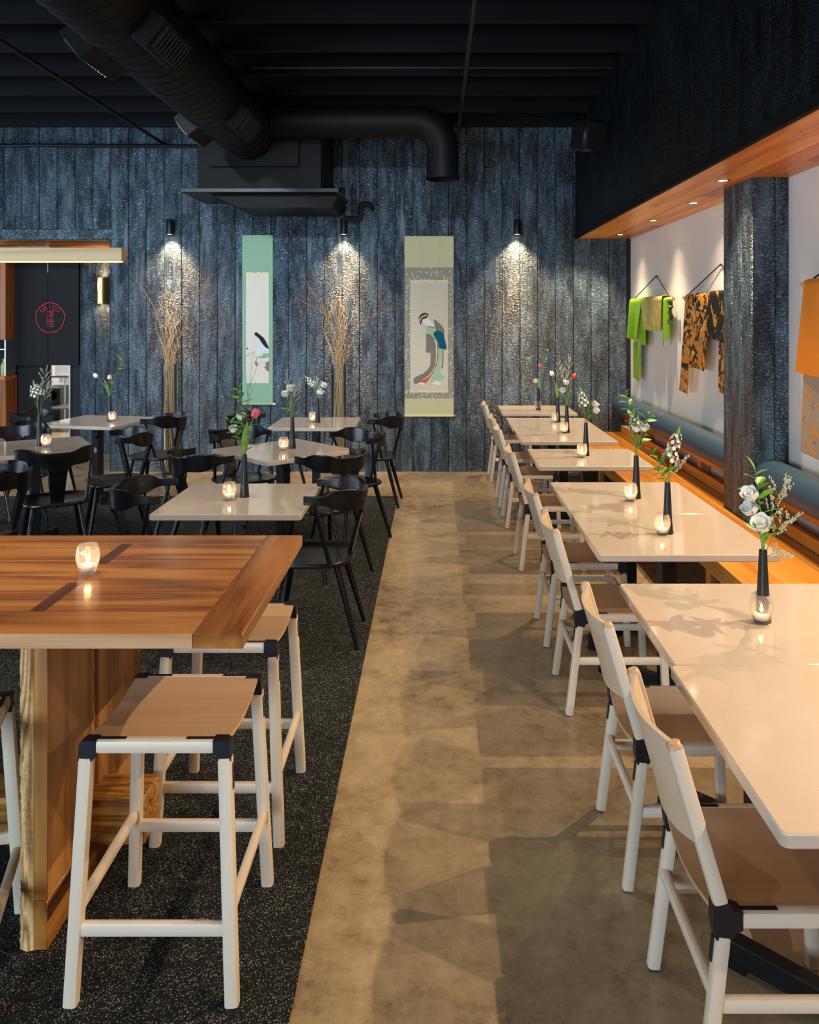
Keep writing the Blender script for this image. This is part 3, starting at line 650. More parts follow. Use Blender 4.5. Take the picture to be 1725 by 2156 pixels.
# kitchen things seen under the curtain
KY = 13.2
def kp(px, py, Y=KY): return atY(px, py, Y)
x, z = kp(127, 775)
o = thing('knife_rack', 'magnetic knife rack with black and red handled knives in the kitchen', 'knife rack', (x, 13.58, z))
MB().box(-0.16, 0.16, -0.025, 0, 0.0, 0.05, 0.003).build('magnet_bar', M['black_metal'], o)
for k, (c, ln) in enumerate((('black_metal', 0.22), ('red', 0.24), ('black_metal', 0.25), ('black_metal', 0.26), ('steel', 0.3))):
    q = MB().box(-0.13+k*0.065-0.017, -0.13+k*0.065+0.017, -0.045, -0.027, -ln*0.8, 0.06, 0.003).build('knife_handle', M[c], o)
x, z = kp(137, 860, 12.6)
o = thing('steel_cart', 'stainless kitchen cart with open shelves beyond the curtain', 'cart', (x, 12.6, 0))
for zz in (0.35, 0.82): MB().box(-0.12, 0.5, -0.25, 0.25, zz, zz+0.03, 0.004).build('shelf', M['steel'], o)
for sx_ in (-0.11, 0.49):
    for sy_ in (-0.24, 0.24): MB().tube([(sx_, sy_, 0), (sx_, sy_, 0.95)], 0.013, 8).build('leg', M['steel'], o)
tag(MB().box(-0.06, 0.4, -0.2, 0.2, 0.85, 1.25, 0.01).build('storage_bin', M['kitchen'], loc=(x, 12.6, 0)), 'white lidded bin on the kitchen cart', 'bin')
x, z = kp(110, 845, 12.9)
o = thing('kitchen_oven', 'dark countertop oven with a round steel dial beyond the curtain', 'oven', (x, 13.2, 0))
MB().box(-0.25, 0.12, -0.3, 0.3, 0.0, 0.62, 0.01).build('body', M['black_metal'], o)
MB().lathe([(0.001, 0.0), (0.06, 0.004), (0.075, 0.02), (0.075, 0.04)], 24, M=Matrix.Translation((0.0, -0.30, 0.50)) @ Matrix.Rotation(PI/2, 4, 'X') @ Matrix.Translation((0,0,-0.04)) ).build('dial', M['steel'], o)
# orange wooden service cabinet at the picture's edge
cx1 = (12-CX)*10.2/F
o = thing('service_cabinet', 'orange wood service cabinet with open bottle niche beside the curtain', 'cabinet', (cx1-0.5, 10.32, 0))
_, zc0 = atY(0, 792, 10.2); _, zc1 = atY(0, 716, 10.2)
MB().box(-0.5, 0.5, -0.12, 0.16, 0.0, zc0-0.05, 0.004).build('lower_cupboard', M['orangewood'], o)
MB().box(-0.5, 0.5, -0.14, 0.16, zc0-0.05, zc0, 0.004).build('counter', M['fir_d'], o)
MB().box(-0.5, 0.5, 0.13, 0.16, zc0, zc1).build('niche_back', M['black_wall'], o)
MB().box(0.485, 0.5, -0.12, 0.13, zc0, zc1).build('niche_post', M['steel'], o)
MB().box(-0.5, 0.5, -0.12, 0.16, zc1, 2.58, 0.004).build('upper_cupboard', M['orangewood'], o)
MB().box(-0.5, 0.485, -0.10, 0.13, (zc0+zc1)/2+0.1, (zc0+zc1)/2+0.112).build('glass_shelf', M['steel'], o)
for k, (c, lab) in enumerate((('bottle', 'yellow-green bottle standing on the orange service cabinet'), ('kitchen', 'pale bottle standing on the orange service cabinet'))):
    tag(MB().lathe([(0.001, 0), (0.035, 0.0), (0.037, 0.01), (0.037, 0.12), (0.03, 0.15), (0.014, 0.17), (0.014, 0.21), (0.001, 0.21)], 16).build('bottle', M[c], loc=(cx1-0.06-0.09*k, 10.27, zc0)), lab, 'bottle', 'bottles on the service cabinet')

# ------------------------------------------------------------------ quartz tables
TH = 0.75
def table_mesh(sx_, sy_):
    mb = MB(); lv = [(0.004, -0.032), (0, -0.028), (0, -0.004), (0.004, 0)]; vv = []; m = None
    for ins, z in lv:
        loop = rrect(sx_-2*ins, sy_-2*ins, 0.014, 3); m = len(loop); vv += [(x, y, TH+z) for x, y in loop]
    fs = [tuple(range(m)), tuple(3*m+i for i in range(m))]
    for j in range(3): fs += [(j*m+i, j*m+(i+1) % m, (j+1)*m+(i+1) % m, (j+1)*m+i) for i in range(m)]
    mb.add(vv, fs); return mb.mesh('table_top', M['quartz'], 30)
TMESH = {}
def parts_of_table(o, sx_, sy_):
    key = (round(sx_, 3), round(sy_, 3))
    if key not in TMESH:
        d = {}
        d['table_top'] = table_mesh(sx_, sy_)
        d['mounting_plate'] = MB().box(-0.2, 0.2, -0.2, 0.2, TH-0.042, TH-0.033, 0.002).mesh('mounting_plate', M['black_metal'])
        d['column'] = MB().box(-0.035, 0.035, -0.045, 0.045, 0.05, TH-0.043, 0.004).mesh('column', M['black_metal'])
        d['knob'] = MB().tube([(0.01, -0.046, 0.60), (0.01, -0.07, 0.60)], 0.013, 10).mesh('knob', M['black_metal'])
        fb = 0.36 if sx_ != 0.765 else 0.24
        d['foot_bar'] = MB().box(-fb, fb, -0.025, 0.025, 0.015, 0.075, 0.004).box(-fb, 0.05-fb, -0.026, 0.026, 0.0, 0.02).box(fb-0.05, fb, -0.026, 0.026, 0.0, 0.02).mesh('foot_bar', M['black_metal'])
        TMESH[key] = d
    d = TMESH[key]
    for k in ('table_top', 'mounting_plate', 'column', 'knob'): link(k, d[k], o)
    for a in (PI/4, -PI/4): link('foot_bar', d['foot_bar'], o, None, (0, 0, a))
def q_table(label, cx, cy, sx_, sy_, rot, group, gz=0.0):
    o = thing('dining_table', label, 'table', (cx, cy, gz), rot, group); parts_of_table(o, sx_, sy_); return o
ORD = ['against the charred wall', 'second from the charred wall', 'third from the charred wall', 'fourth from the charred wall', 'fifth from the charred wall', 'sixth from the charred wall', 'seventh from the charred wall', 'eighth from the charred wall']
def ty(py): return F*(H-TH)/(py-CY)
rows = [(870.4, 853.5), (903, 879.7), (929.6, 903), (982, 945), (1082, 1015), (1168, 1082), (1400, 1228), (1757, 1400)]
RT = []
for k, (a, b) in enumerate(rows):
    y0, y1 = ty(a), ty(b); y1 = min(y1, YW-0.04)
    cy = (y0+y1)/2; RT.append(cy); xl = 0.69 - (0.015 if k == 7 else 0)
    q_table('white quartz banquette table, ' + ORD[k], xl+0.385, cy, 0.77, y1-y0-0.003, 0, 'banquette tables')
LT = {'L1': ((-1.058, 4.53), 0), 'L2': ((-1.135, 6.16), R(44)), 'L3': ((-1.11, 7.71), 0), 'L4': ((-3.06, 6.31), R(32)), 'L5': ((-3.2, 7.83), R(-11))}
LL = {'L1': 'square white quartz table beside the oak communal table', 'L2': 'white quartz table turned cornerwise before the green scroll', 'L3': 'square white quartz table close to the charred wall between the scrolls',
      'L4': 'white quartz table turned askew before the black curtain', 'L5': 'white quartz table by the charred wall beside the brass sconce'}
for k, ((x, y), r_) in LT.items(): q_table(LL[k], x, y, 0.765, 0.765, r_, 'square tables with black chairs', 0.008)

# ------------------------------------------------------------------ bleached chairs along the banquette
SEC = rrect(0.034, 0.034, 0.009, 2); SEC2 = rrect(0.030, 0.026, 0.009, 2)
def ply_chair(label):
    o = thing('side_chair', label, 'chair', (0,0,0), 0, 'bleached chairs along the banquette')
    for s in (-1, 1):
        MB().sweep([(s*0.205, -0.215, 0.004), (s*0.195, -0.168, 0.39)], SEC, up=(0,1,0)).build('rear_leg', M['maple'], o)
        MB().sweep([(s*0.205, 0.215, 0.004), (s*0.194, 0.196, 0.39)], SEC, up=(0,1,0)).build('front_leg', M['maple'], o)
        MB().lathe([(0.012, 0), (0.013, 0.005)], 10, c=(s*0.205, -0.215, 0)).build('glide', M['bracket'], o)
        MB().lathe([(0.012, 0), (0.013, 0.005)], 10, c=(s*0.205, 0.215, 0)).build('glide', M['bracket'], o)
        st = MB().sweep([(s*0.193, -0.172, 0.458), (s*0.190, -0.272, 0.800)], SEC, up=(0,1,0)).build('stile', M['maple'], o)
        MB().sweep([(s*0.190, -0.272, 0.800), (s*0.190, -0.2742, 0.8075), (s*0.190, -0.2755, 0.812)], SEC, up=(0,1,0), scales=[1, 0.9, 0.6]).build('stile_cap', M['ply'], st)
        MB().sweep([(s*0.192, -0.128, 0.424), (s*0.192, 0.165, 0.424)], rrect(0.034, 0.037, 0.009, 2)).build('side_rail', M['maple_h'], o)
        b = MB().prism([(-0.190, 0.458), (-0.155, 0.466), (-0.147, 0.450), (-0.127, 0.4435), (-0.127, 0.405), (-0.142, 0.400), (-0.150, 0.386), (-0.186, 0.384), (-0.192, 0.42)], s*0.192-0.0185, s*0.192+0.0185, lambda u, v, d: (d, u, v)).build('rear_bracket', M['bracket'], o)
        MB().sweep([(s*0.193, -0.1885, 0.385), (s*0.194, -0.1945, 0.33)], rrect(0.016, 0.003, 0.001, 1), up=(0,1,0)).build('bracket_fin', M['bracket'], b)
        MB().box(s*0.192-0.006, s*0.192+0.006, -0.13, -0.045, 0.4405, 0.4442).build('bracket_fin', M['bracket'], b)
        b = MB().prism([(0.164, 0.4435), (0.203, 0.4435), (0.213, 0.434), (0.216, 0.384), (0.179, 0.384), (0.176, 0.398), (0.164, 0.405)], s*0.192-0.0185, s*0.192+0.0185, lambda u, v, d: (d, u, v)).build('front_bracket', M['bracket'], o)
        MB().box(s*0.192-0.006, s*0.192+0.006, 0.09, 0.165, 0.4405, 0.4442).build('bracket_fin', M['bracket'], b)
        MB().sweep([(s*0.198, -0.184, 0.235), (s*0.198, 0.203, 0.235)], rrect(0.022, 0.034, 0.008, 2)).build('side_stretcher', M['maple_h'], o)
    for yy, zz in ((-0.190, 0.262), (0.203, 0.262)):
        MB().sweep([(-0.195, yy, zz), (0.195, yy, zz)], rrect(0.022, 0.034, 0.008, 2)).build('cross_stretcher', M['maple_x'], o)
    g = []
    for i in range(9):
        yy = lerp(-0.188, 0.212, i/8)
        g.append([(x, yy - (0.0 if i else 0.010*math.cos(PI*x/0.37)), 0.4425 - 0.020*math.cos(PI*x/0.372)**1 if abs(x) < 0.186 else 0.4425) for x in [lerp(-0.184, 0.184, j/12) for j in range(13)]])
    MB().slab(g, lambda i, j: (0, 0, -0.010)).build('seat', M['ply'], o)
    g = []
    for i in range(8):
        t = i/7; z = lerp(0.565, 0.800, t); yb = lerp(-0.172, -0.272, (z-0.458)/0.342)
        hw_ = 0.178 - 0.012*(1-t)**3; row = []
        for j in range(15):
            u = -1+2*j/14; drop = 0.0 if i else 0.016*(1-abs(u)**3)
            row.append((u*hw_, yb - 0.002 - 0.040*(1-u*u), z - drop))
        g.append(row)
    MB().slab(g, lambda i, j: (0, 0.0095, 0.003)).build('backrest', M['ply_back'], o)
    return o
CN = ['eighth', 'seventh', 'sixth', 'fifth', 'fourth', 'third', 'second', 'first']
feet = [(2035, None), (1702, 1875), (1420, 1505), (1302, 1362), (1166, 1202), (1088, 1113), (1048, 1069), (999, 1015)]
c0 = None
for k, (far, near) in enumerate(feet):
    yf = F*H/(far-CY); yc = yf-0.205 if near is None else (yf + F*H/(near-CY))/2
    lab = 'bleached maple chair with bent ply back, %s along the banquette from the charred wall' % CN[k]
    yc = min(yc, YW-0.29)
    if c0 is None: c0 = ply_chair(lab); c0.location = (0.804, yc, 0); c0.rotation_euler = (0, 0, -PI/2)
    else: dup(c0, (0.804, yc, 0), -PI/2, lab)

# ------------------------------------------------------------------ counter stools
def stool(label):
    o = thing('counter_stool', label, 'stool', (0,0,0), 0, 'bleached counter stools')
    sec = rrect(0.036, 0.036, 0.009, 2); X, Yh = 0.186, 0.178
    for sx_ in (-1, 1):
        MB().sweep([(sx_*X, -0.152, 0.640), (sx_*X, 0.152, 0.640)], rrect(0.034, 0.034, 0.008, 2)).build('seat_rail', M['maple_h'], o)
        for sy_ in (-1, 1):
            MB().sweep([(sx_*0.222, sy_*0.205, 0.0), (sx_*(X+0.002), sy_*(Yh+0.001), 0.612)], sec, up=(0,1,0)).build('leg', M['maple'], o)
            pts = [(0.150, 0.6575), (0.184, 0.6575), (0.194, 0.650), (0.197, 0.606), (0.160, 0.606), (0.158, 0.618), (0.150, 0.623)]
            b = MB().prism([(u*sy_, v) for u, v in pts], sx_*X-0.018, sx_*X+0.018, lambda u, v, d: (d, u, v)).build('corner_bracket', M['bracket'], o)
            MB().box(sx_*X-0.006, sx_*X+0.006, min(sy_*0.078, sy_*0.152), max(sy_*0.078, sy_*0.152), 0.6548, 0.6585).build('bracket_fin', M['bracket'], b)
            MB().sweep([(sx_*X, sy_*0.1955, 0.606), (sx_*(X+0.005), sy_*0.2005, 0.53)], rrect(0.003, 0.016, 0.001, 1), up=(1,0,0)).build('bracket_fin', M['bracket'], b)
    for sx_ in (-1, 1): MB().sweep([(sx_*0.213, -0.190, 0.185), (sx_*0.213, 0.190, 0.185)], rrect(0.022, 0.036, 0.008, 2)).build('side_stretcher', M['maple_h'], o)
    for sy_ in (-1, 1): MB().sweep([(-0.203, sy_*0.197, 0.225), (0.203, sy_*0.197, 0.225)], rrect(0.022, 0.034, 0.008, 2)).build('cross_stretcher', M['maple_x'], o)
    g = [[(x, yy, 0.6565 - 0.022*math.cos(PI*x/0.352)) for x in [lerp(-0.176, 0.176, j/14) for j in range(15)]] for yy in [lerp(-0.185, 0.185, i/6) for i in range(7)]]
    MB().slab(g, lambda i, j: (0, 0, -0.011)).build('seat', M['ply'], o)
    return o
s0 = stool('bleached maple counter stool in front of the oak table leg'); s0.location = (-0.722, 2.325, 0.008); s0.rotation_euler = (0, 0, PI/2)
dup(s0, (-0.722, 2.955, 0.008), PI/2, 'bleached maple counter stool tucked under the far side of the oak table')
dup(s0, (-1.372, 2.174, 0.008), R(17), 'bleached maple counter stool half hidden behind the oak table leg')

# ------------------------------------------------------------------ oak communal table
o = thing('communal_table', 'oiled oak counter-height communal table with thick slab leg', 'table', (-1.7, 2.66, 0.008))
ox, oy, oz = 1.7, -2.66, -0.008
y0, y1 = 2.175, 3.15; nb = 6
for k in range(nb):
    a = lerp(y0+0.006, y1, k/nb); b = lerp(y0+0.006, y1, (k+1)/nb)
    MB().box(-2.95+ox, -0.6405+ox, a+oy+0.0003, b+oy-0.0003, 0.881+oz, 0.92+oz, 0.0012).build('top_board', M['oak'], o)
MB().box(-2.95+ox, -0.6405+ox, y0+oy, y0+0.0058+oy, 0.881+oz, 0.9195+oz, 0.001).build('front_edge', M['oak_lit_edge'], o)
MB().box(-0.6395+ox, -0.507+ox, y0+oy, y1+oy, 0.881+oz, 0.9205+oz, 0.0015).build('breadboard_end', M['oak_y'], o)
for a, b in ((2.343, 2.592), (2.78, 3.03)): MB().box(-1.152+ox, -1.108+ox, a+oy, b+oy, 0.885+oz, 0.9206+oz, 0.0005).build('through_tenon', M['inlay'], o)
for lx in (0.0, -1.25):
    X0, X1, X2 = -1.148+lx, -1.108+lx, -1.07+lx
    g = random.Random(3)
    mb = MB(); rows_ = []; NK = 150; w1 = [g.uniform(-1, 1) for _ in range(NK+9)]
    for k in range(NK+1):
        z = lerp(0.0, 0.873, k/NK); j = [0.0025*sum(w1[(k+e*3):(k+e*3+3)])/1.6 + g.uniform(-0.0012, 0.0012) for e in range(3)]
        rows_.append([(X0+ox+g.uniform(-0.001, 0.001), 3.01+oy, z), (X0+ox+g.uniform(-0.001, 0.001), 2.284+oy+j[0], z), (lerp(X0, X1, 0.33)+ox, 2.277+oy+j[1], z), (lerp(X0, X1, 0.66)+ox, 2.275+oy+j[2], z), (X1+ox, 2.279+oy, z), (X1+ox, 3.01+oy, z)])
    vv = [p for r_ in rows_ for p in r_]; fs = []
    for k in range(NK):
        for q in range(6): fs.append((k*6+q, k*6+(q+1) % 6, (k+1)*6+(q+1) % 6, (k+1)*6+q))
    fs += [tuple(range(6)), tuple(NK*6+q for q in range(6))]
    mb.add(vv, fs).build('live_edge_slab', M['sap'], o, ang=25)
    MB().box(X1+ox, X2+ox, 2.278+oy, 3.017+oy, 0.0, 0.135, 0.002).build('foot_rail', M['oak_y'], o)
    MB().box(X1+ox, X2+ox, 2.279+oy, 2.578+oy, 0.136, 0.873, 0.002).build('leg_board', M['oak_z'], o)
    MB().box(X1+ox, X2-0.006+ox, 2.64+oy, 3.016+oy, 0.136, 0.873, 0.002).build('leg_board', M['oak_z'], o)
    mb = MB(); rows_ = []
    for k in range(31):
        z = lerp(0.136, 0.873, k/30); rows_.append([(X1+ox, 2.579+oy, z), (X2-0.004+ox+g.uniform(-0.006, 0.004), 2.580+oy, z), (X2-0.010+ox+g.uniform(-0.005, 0.005), 2.612+oy, z), (X2-0.02+ox, 2.639+oy, z)])
    mb.sheet(rows_).build('live_edge_strip', M['sap'], o, ang=25)
MB().box(-2.62+ox, -0.903+ox, 2.56+oy, 2.70+oy, 0.108, 0.254, 0.004).build('stretcher_beam', M['pine_beam'], o)

# ------------------------------------------------------------------ black chairs
def black_chair(label):
    o = thing('curved_chair', label, 'chair', (0,0,0), 0, 'black curved-back chairs')
    N = 44; out = []
    for i in range(N):
        a = 2*PI*i/N; c, s = math.cos(a), math.sin(a)
        ex = 0.62 if s < 0 else 0.5
        x = 0.228*math.copysign(abs(c)**ex, c); yv = 0.02 + (0.215 if s < 0 else 0.215)*math.copysign(abs(s)**ex, s)
        if s > 0: x *= 1.0 + 0.02*s
        out.append((x, yv))
    vv = []; lv = [(0.94, 0.425), (1.0, 0.434), (1.0, 0.448), (0.985, 0.4535), (0.84, 0.4535), (0.74, 0.4455), (0.4, 0.443)]
    for k, z in lv: vv += [(x*k, 0.02+(y-0.02)*k, z) for x, y in out]
    fs = [tuple(range(N))]
    for j in range(len(lv)-1): fs += [(j*N+i, j*N+(i+1) % N, (j+1)*N+(i+1) % N, (j+1)*N+i) for i in range(N)]
    vv.append((0, 0.02, 0.442)); c = len(vv)-1; j = len(lv)-1
    fs += [(j*N+i, j*N+(i+1) % N, c) for i in range(N)]
    MB().add(vv, fs).build('seat', M['ebony'], o)
    for s in (-1, 1):
        for tx, ty_, bx, by in ((0.150, 0.16, 0.212, 0.232), (0.145, -0.115, 0.205, -0.232)):
            MB().tube([(s*tx, ty_, 0.43), (s*lerp(tx, bx, 0.35), lerp(ty_, by, 0.35), 0.28), (s*bx, by, 0.0)], [0.0185, 0.0175, 0.0115], 12).build('leg', M['ebony'], o)
        MB().tube([(s*0.246, -0.008, 0.775), (s*0.225, -0.040, 0.64), (s*0.197, -0.085, 0.445)], [0.010, 0.0105, 0.012], 10).build('arm_rod', M['ebony'], o)
    path = []; n = 36; vv = []; fs = []
    for i in range(n+1):
        a = R(-104 + 208*i/n); ab = abs(math.degrees(a))
        cx_, cy_ = math.sin(a), -math.cos(a)
        cen = Vector((0.243*cx_, -0.015+0.240*cy_, 0)); nr = Vector((cx_/0.243, cy_/0.240, 0)).normalized()
        zt_ = 0.808 + 0.026*sstep(18, 46, ab)*(1-sstep(62, 82, ab))
        zb_ = 0.764 - 0.046*(1-sstep(48, 84, ab)) - 0.040*(1-sstep(10, 24, ab))
        th = 0.0125*(1-0.35*sstep(92, 104, ab)); lean = -0.012
        zz_e = 0.006*sstep(95, 104, ab)
        for dr_, zz in ((-th, zb_+0.004), (-th-0.0, zt_-0.003), (-th+0.003, zt_), (th-0.003, zt_), (th, zt_-0.003), (th, zb_+0.004), (th-0.004, zb_), (-th+0.004, zb_)):
            p = cen + nr*(dr_ + (zz-0.76)*0.10*(1-sstep(60, 95, ab))); vv.append((p.x, p.y, zz))
    m = 8
    for i in range(n): fs += [(i*m+q, i*m+(q+1) % m, (i+1)*m+(q+1) % m, (i+1)*m+q) for q in range(m)]
    fs += [tuple(range(m)), tuple(n*m+q for q in range(m))]
    MB().add(vv, fs).build('backrest_rail', M['ebony'], o, ang=24)
    rows_ = []
    for k in range(9):
        t = k/8; z = lerp(0.440, 0.725, t); wd = lerp(0.040, 0.062, t) + 0.02*max(0, t-0.8)**1*5*0.4; yy = lerp(-0.178, -0.252, t)
        rows_.append([(x, yy - 0.010*(1-(x/wd)**2)*0.5, z) for x in [lerp(-wd, wd, j/6) for j in range(7)]])
    MB().slab(rows_, lambda i, j: (0, 0.02, 0.004)).build('splat', M['ebony'], o)
    return o
BC = [('black curved-back chair at the aisle side of the square table near the oak table', -0.64, 4.53, 90, 1),
      ('black curved-back chair between the oak table and the cornerwise table, facing the aisle', -1.51, 4.55, -84, 1),
      ('black curved-back chair seen from behind at the cornerwise table, aisle side', -0.74, 5.66, 46, 1),
      ('black curved-back chair at the cornerwise table, facing the banquette and the charred wall', -1.56, 5.68, -42, 1),
      ('black curved-back chair at the cornerwise table beneath the green scroll, facing the viewer', -1.55, 6.64, -136, 1),
      ('black curved-back chair at the cornerwise table, facing the oak table from the aisle', -0.66, 6.50, 134, 1),
      ('black curved-back chair by the charred wall on the aisle side, beneath the wide scroll', -0.56, 7.70, 88, 1),
      ('black curved-back chair by the charred wall beneath the narrow green scroll', -1.68, 7.72, -90, 1),
      ('black curved-back chair seen from behind at the askew table before the curtain', -2.70, 5.86, 30, 1),
      ('black curved-back chair on the aisle side of the askew table before the curtain', -2.52, 6.56, 116, 1),
      ('black curved-back chair behind the askew table, facing the viewer', -3.46, 6.82, -148, 1),
      ('black curved-back chair left of the oak table with only its back showing', -2.74, 5.00, 96, 1),
      ('black curved-back chair with its back to the black curtain', -3.78, 7.92, -96, 1),
      ('black curved-back chair beside the twig vase nearest the curtain', -2.60, 7.72, 82, 1)]
k0 = None
for lab, x, y, a, _ in BC:
    gz = 0.008 if y < c_y else 0.0
    if k0 is None: k0 = black_chair(lab); k0.location = (x, y, gz); k0.rotation_euler = (0, 0, R(a))
    else: dup(k0, (x, y, gz), R(a), lab)
# ------------------------------------------------------------------ votive candles
def make_votive():
    rib = lambda a, j: 1 + (0.022*math.cos(28*a) if 2 <= j <= 6 else 0)
    d = {}
    d['glass_cup'] = MB().lathe([(0.001, 0.0), (0.021, 0.0), (0.0235, 0.004), (0.0285, 0.02), (0.0355, 0.045), (0.0368, 0.06), (0.034, 0.08), (0.0295, 0.096), (0.0280, 0.0965), (0.0272, 0.095), (0.0315, 0.079), (0.034, 0.06), (0.0325, 0.045), (0.0255, 0.02), (0.019, 0.012), (0.001, 0.011)], 84, rf=rib).mesh('glass_cup', M['votive'], 60)
    d['wax'] = MB().lathe([(0.001, 0.0125), (0.0185, 0.0125), (0.0215, 0.022), (0.0225, 0.032), (0.020, 0.033), (0.001, 0.032)], 20).mesh('wax', M['wax'])
    d['flame'] = MB().lathe([(0.0008, 0.034), (0.005, 0.040), (0.0062, 0.046), (0.0045, 0.054), (0.0018, 0.062), (0.0004, 0.067)], 10).mesh('flame', M['flame'])
    return d
VM = make_votive()
vl = bpy.data.lights.new('candle_light', 'POINT'); vl.energy = 0.4; vl.color = (1.0, 0.58, 0.26); vl.shadow_soft_size = 0.008
PLR = ['on the banquette table ' + s for s in ORD]
def votive(px, py, h, where):
    x, y = at(px, py, h)
    o = thing('votive_candle', 'lit votive candle in ribbed glass ' + where, 'candle', (x, y, h), rnd.uniform(0, 1), 'votive candles on the tables')
    for k in VM: link(k, VM[k], o)
    q = bpy.data.objects.new('candle_light', vl); COL.objects.link(q); q.parent = o; q.location = (0, 0, 0.05)
WL = {'L1': 'on the square table near the oak table', 'L2': 'on the cornerwise table', 'L3': 'on the table between the scrolls', 'L4': 'on the askew table before the curtain', 'L5': 'on the table beside the brass sconce'}
for px, py, w_ in ((1604, 1312, PLR[6]), (1395, 1126, PLR[5]), (1328, 1055, PLR[4]), (1226, 963, PLR[3]), (1188, 912, PLR[2]), (1170, 889, PLR[1]), (1133, 863, PLR[0])): votive(px, py, TH, w_)
for px, py, w_ in ((483, 1053, 'L1'), (597, 948, 'L2'), (659, 889, 'L3'), (97, 941, 'L4'), (236, 887.5, 'L5')): votive(px, py, TH+0.008, WL[w_])
votive(185, 1208, 0.9205, 'on the oak communal table')

# ------------------------------------------------------------------ bud vases and cut stems
VH = 0.235
vase_me = MB().lathe([(0.001, 0), (0.0262, 0), (0.0268, 0.003), (0.0245, 0.02), (0.0215, 0.06), (0.0180, 0.12), (0.0150, 0.18), (0.0132, 0.22), (0.0128, VH), (0.0108, VH), (0.0105, 0.16), (0.012, 0.05), (0.001, 0.03)], 28).mesh('bud_vase', M['vase'])
def leaf_mesh(name, w_, curl, mat, n=6):
    g = []
    for i in range(n+1):
        t = i/n; hw_ = w_*math.sin(PI*min(1, t*0.97+0.015))**0.8*(1-0.25*t) ; z = curl*t*t
        g.append([(u*hw_, t, z + abs(u)*hw_*0.28) for u in (-1, -0.5, 0, 0.5, 1)])
    return MB().sheet(g).mesh(name, mat, 80)
LM = {'leaf': leaf_mesh('leaf', 0.23, -0.18, M['leaf']), 'leaf2': leaf_mesh('leaf', 0.20, -0.2, M['leaf2']), 'long': leaf_mesh('leaf', 0.115, -0.12, M['leaf2'], 8)}
def petal_mesh(name, mat, w_, prof):                     # cup petal: prof list of (out, up)
    g = []; n = len(prof)
    for i, (r, z) in enumerate(prof):
        t = i/(n-1); hw_ = w_*(0.25+0.75*math.sin(PI*(0.12+0.75*t)))*(1 if i < n-1 else 0.62)
        g.append([(u*hw_, r - 0.25*abs(u)*hw_*abs(u), z - (0.10*abs(u)*w_ if i == n-1 else 0)) for u in (-1, -0.5, 0, 0.5, 1)])
    return MB().sheet(g).mesh(name, mat, 80)
lp = [(0.004, 0), (0.016, 0.008), (0.021, 0.020), (0.022, 0.030), (0.027, 0.037)]; lpi = [(0.003, 0.002), (0.009, 0.010), (0.012, 0.022), (0.012, 0.031), (0.014, 0.036)]
tp = [(0.002, 0), (0.013, 0.006), (0.0175, 0.018), (0.0165, 0.032), (0.010, 0.044), (0.004, 0.050)]
PM = {'lo': petal_mesh('petal', M['white_petal'], 0.021, lp), 'li': petal_mesh('petal', M['white_petal'], 0.014, lpi), 'tw': petal_mesh('petal', M['white_petal'], 0.0175, tp), 'tp': petal_mesh('petal', M['pink_petal'], 0.0175, tp), 'tr': petal_mesh('petal', M['red_petal'], 0.0175, tp)}
def frame(p, d, roll_=0.0, s=1.0, yaxis=True):           # local y (or z) along d
    d = Vector(d).normalized(); q = d.to_track_quat('Y' if yaxis else 'Z', 'Z' if yaxis else 'Y')
    return Matrix.Translation(p) @ q.to_matrix().to_4x4() @ Matrix.Rotation(roll_, 4, 'Y' if yaxis else 'Z') @ Matrix.Scale(s, 4)
def put(name, me, parent, mat):
    o = bpy.data.objects.new(name, me); COL.objects.link(o); o.parent = parent; o.matrix_local = mat; return o
def bez(tip, st=0.45, z0=-0.05):
    tip = Vector(tip); P0 = Vector((0, 0, z0)); P1 = Vector((tip.x*0.12, tip.y*0.12, tip.z*st))
    return lambda t: P0*(1-t)**2 + P1*2*t*(1-t) + tip*t*t
DESC = {'leafy': ('green leafy sprig', 'leaf sprig'), 'lisi': ('white ruffled flower', 'flower'), 'tulipw': ('white tulip', 'flower'), 'tulipp': ('pink tulip', 'flower'), 'tulipr': ('red tulip', 'flower'),
        'stock': ('white blossom spike', 'flower'), 'statice': ('dusty-white filler sprig', 'flower'), 'redtwig': ('thin bare red twig', 'twig')}
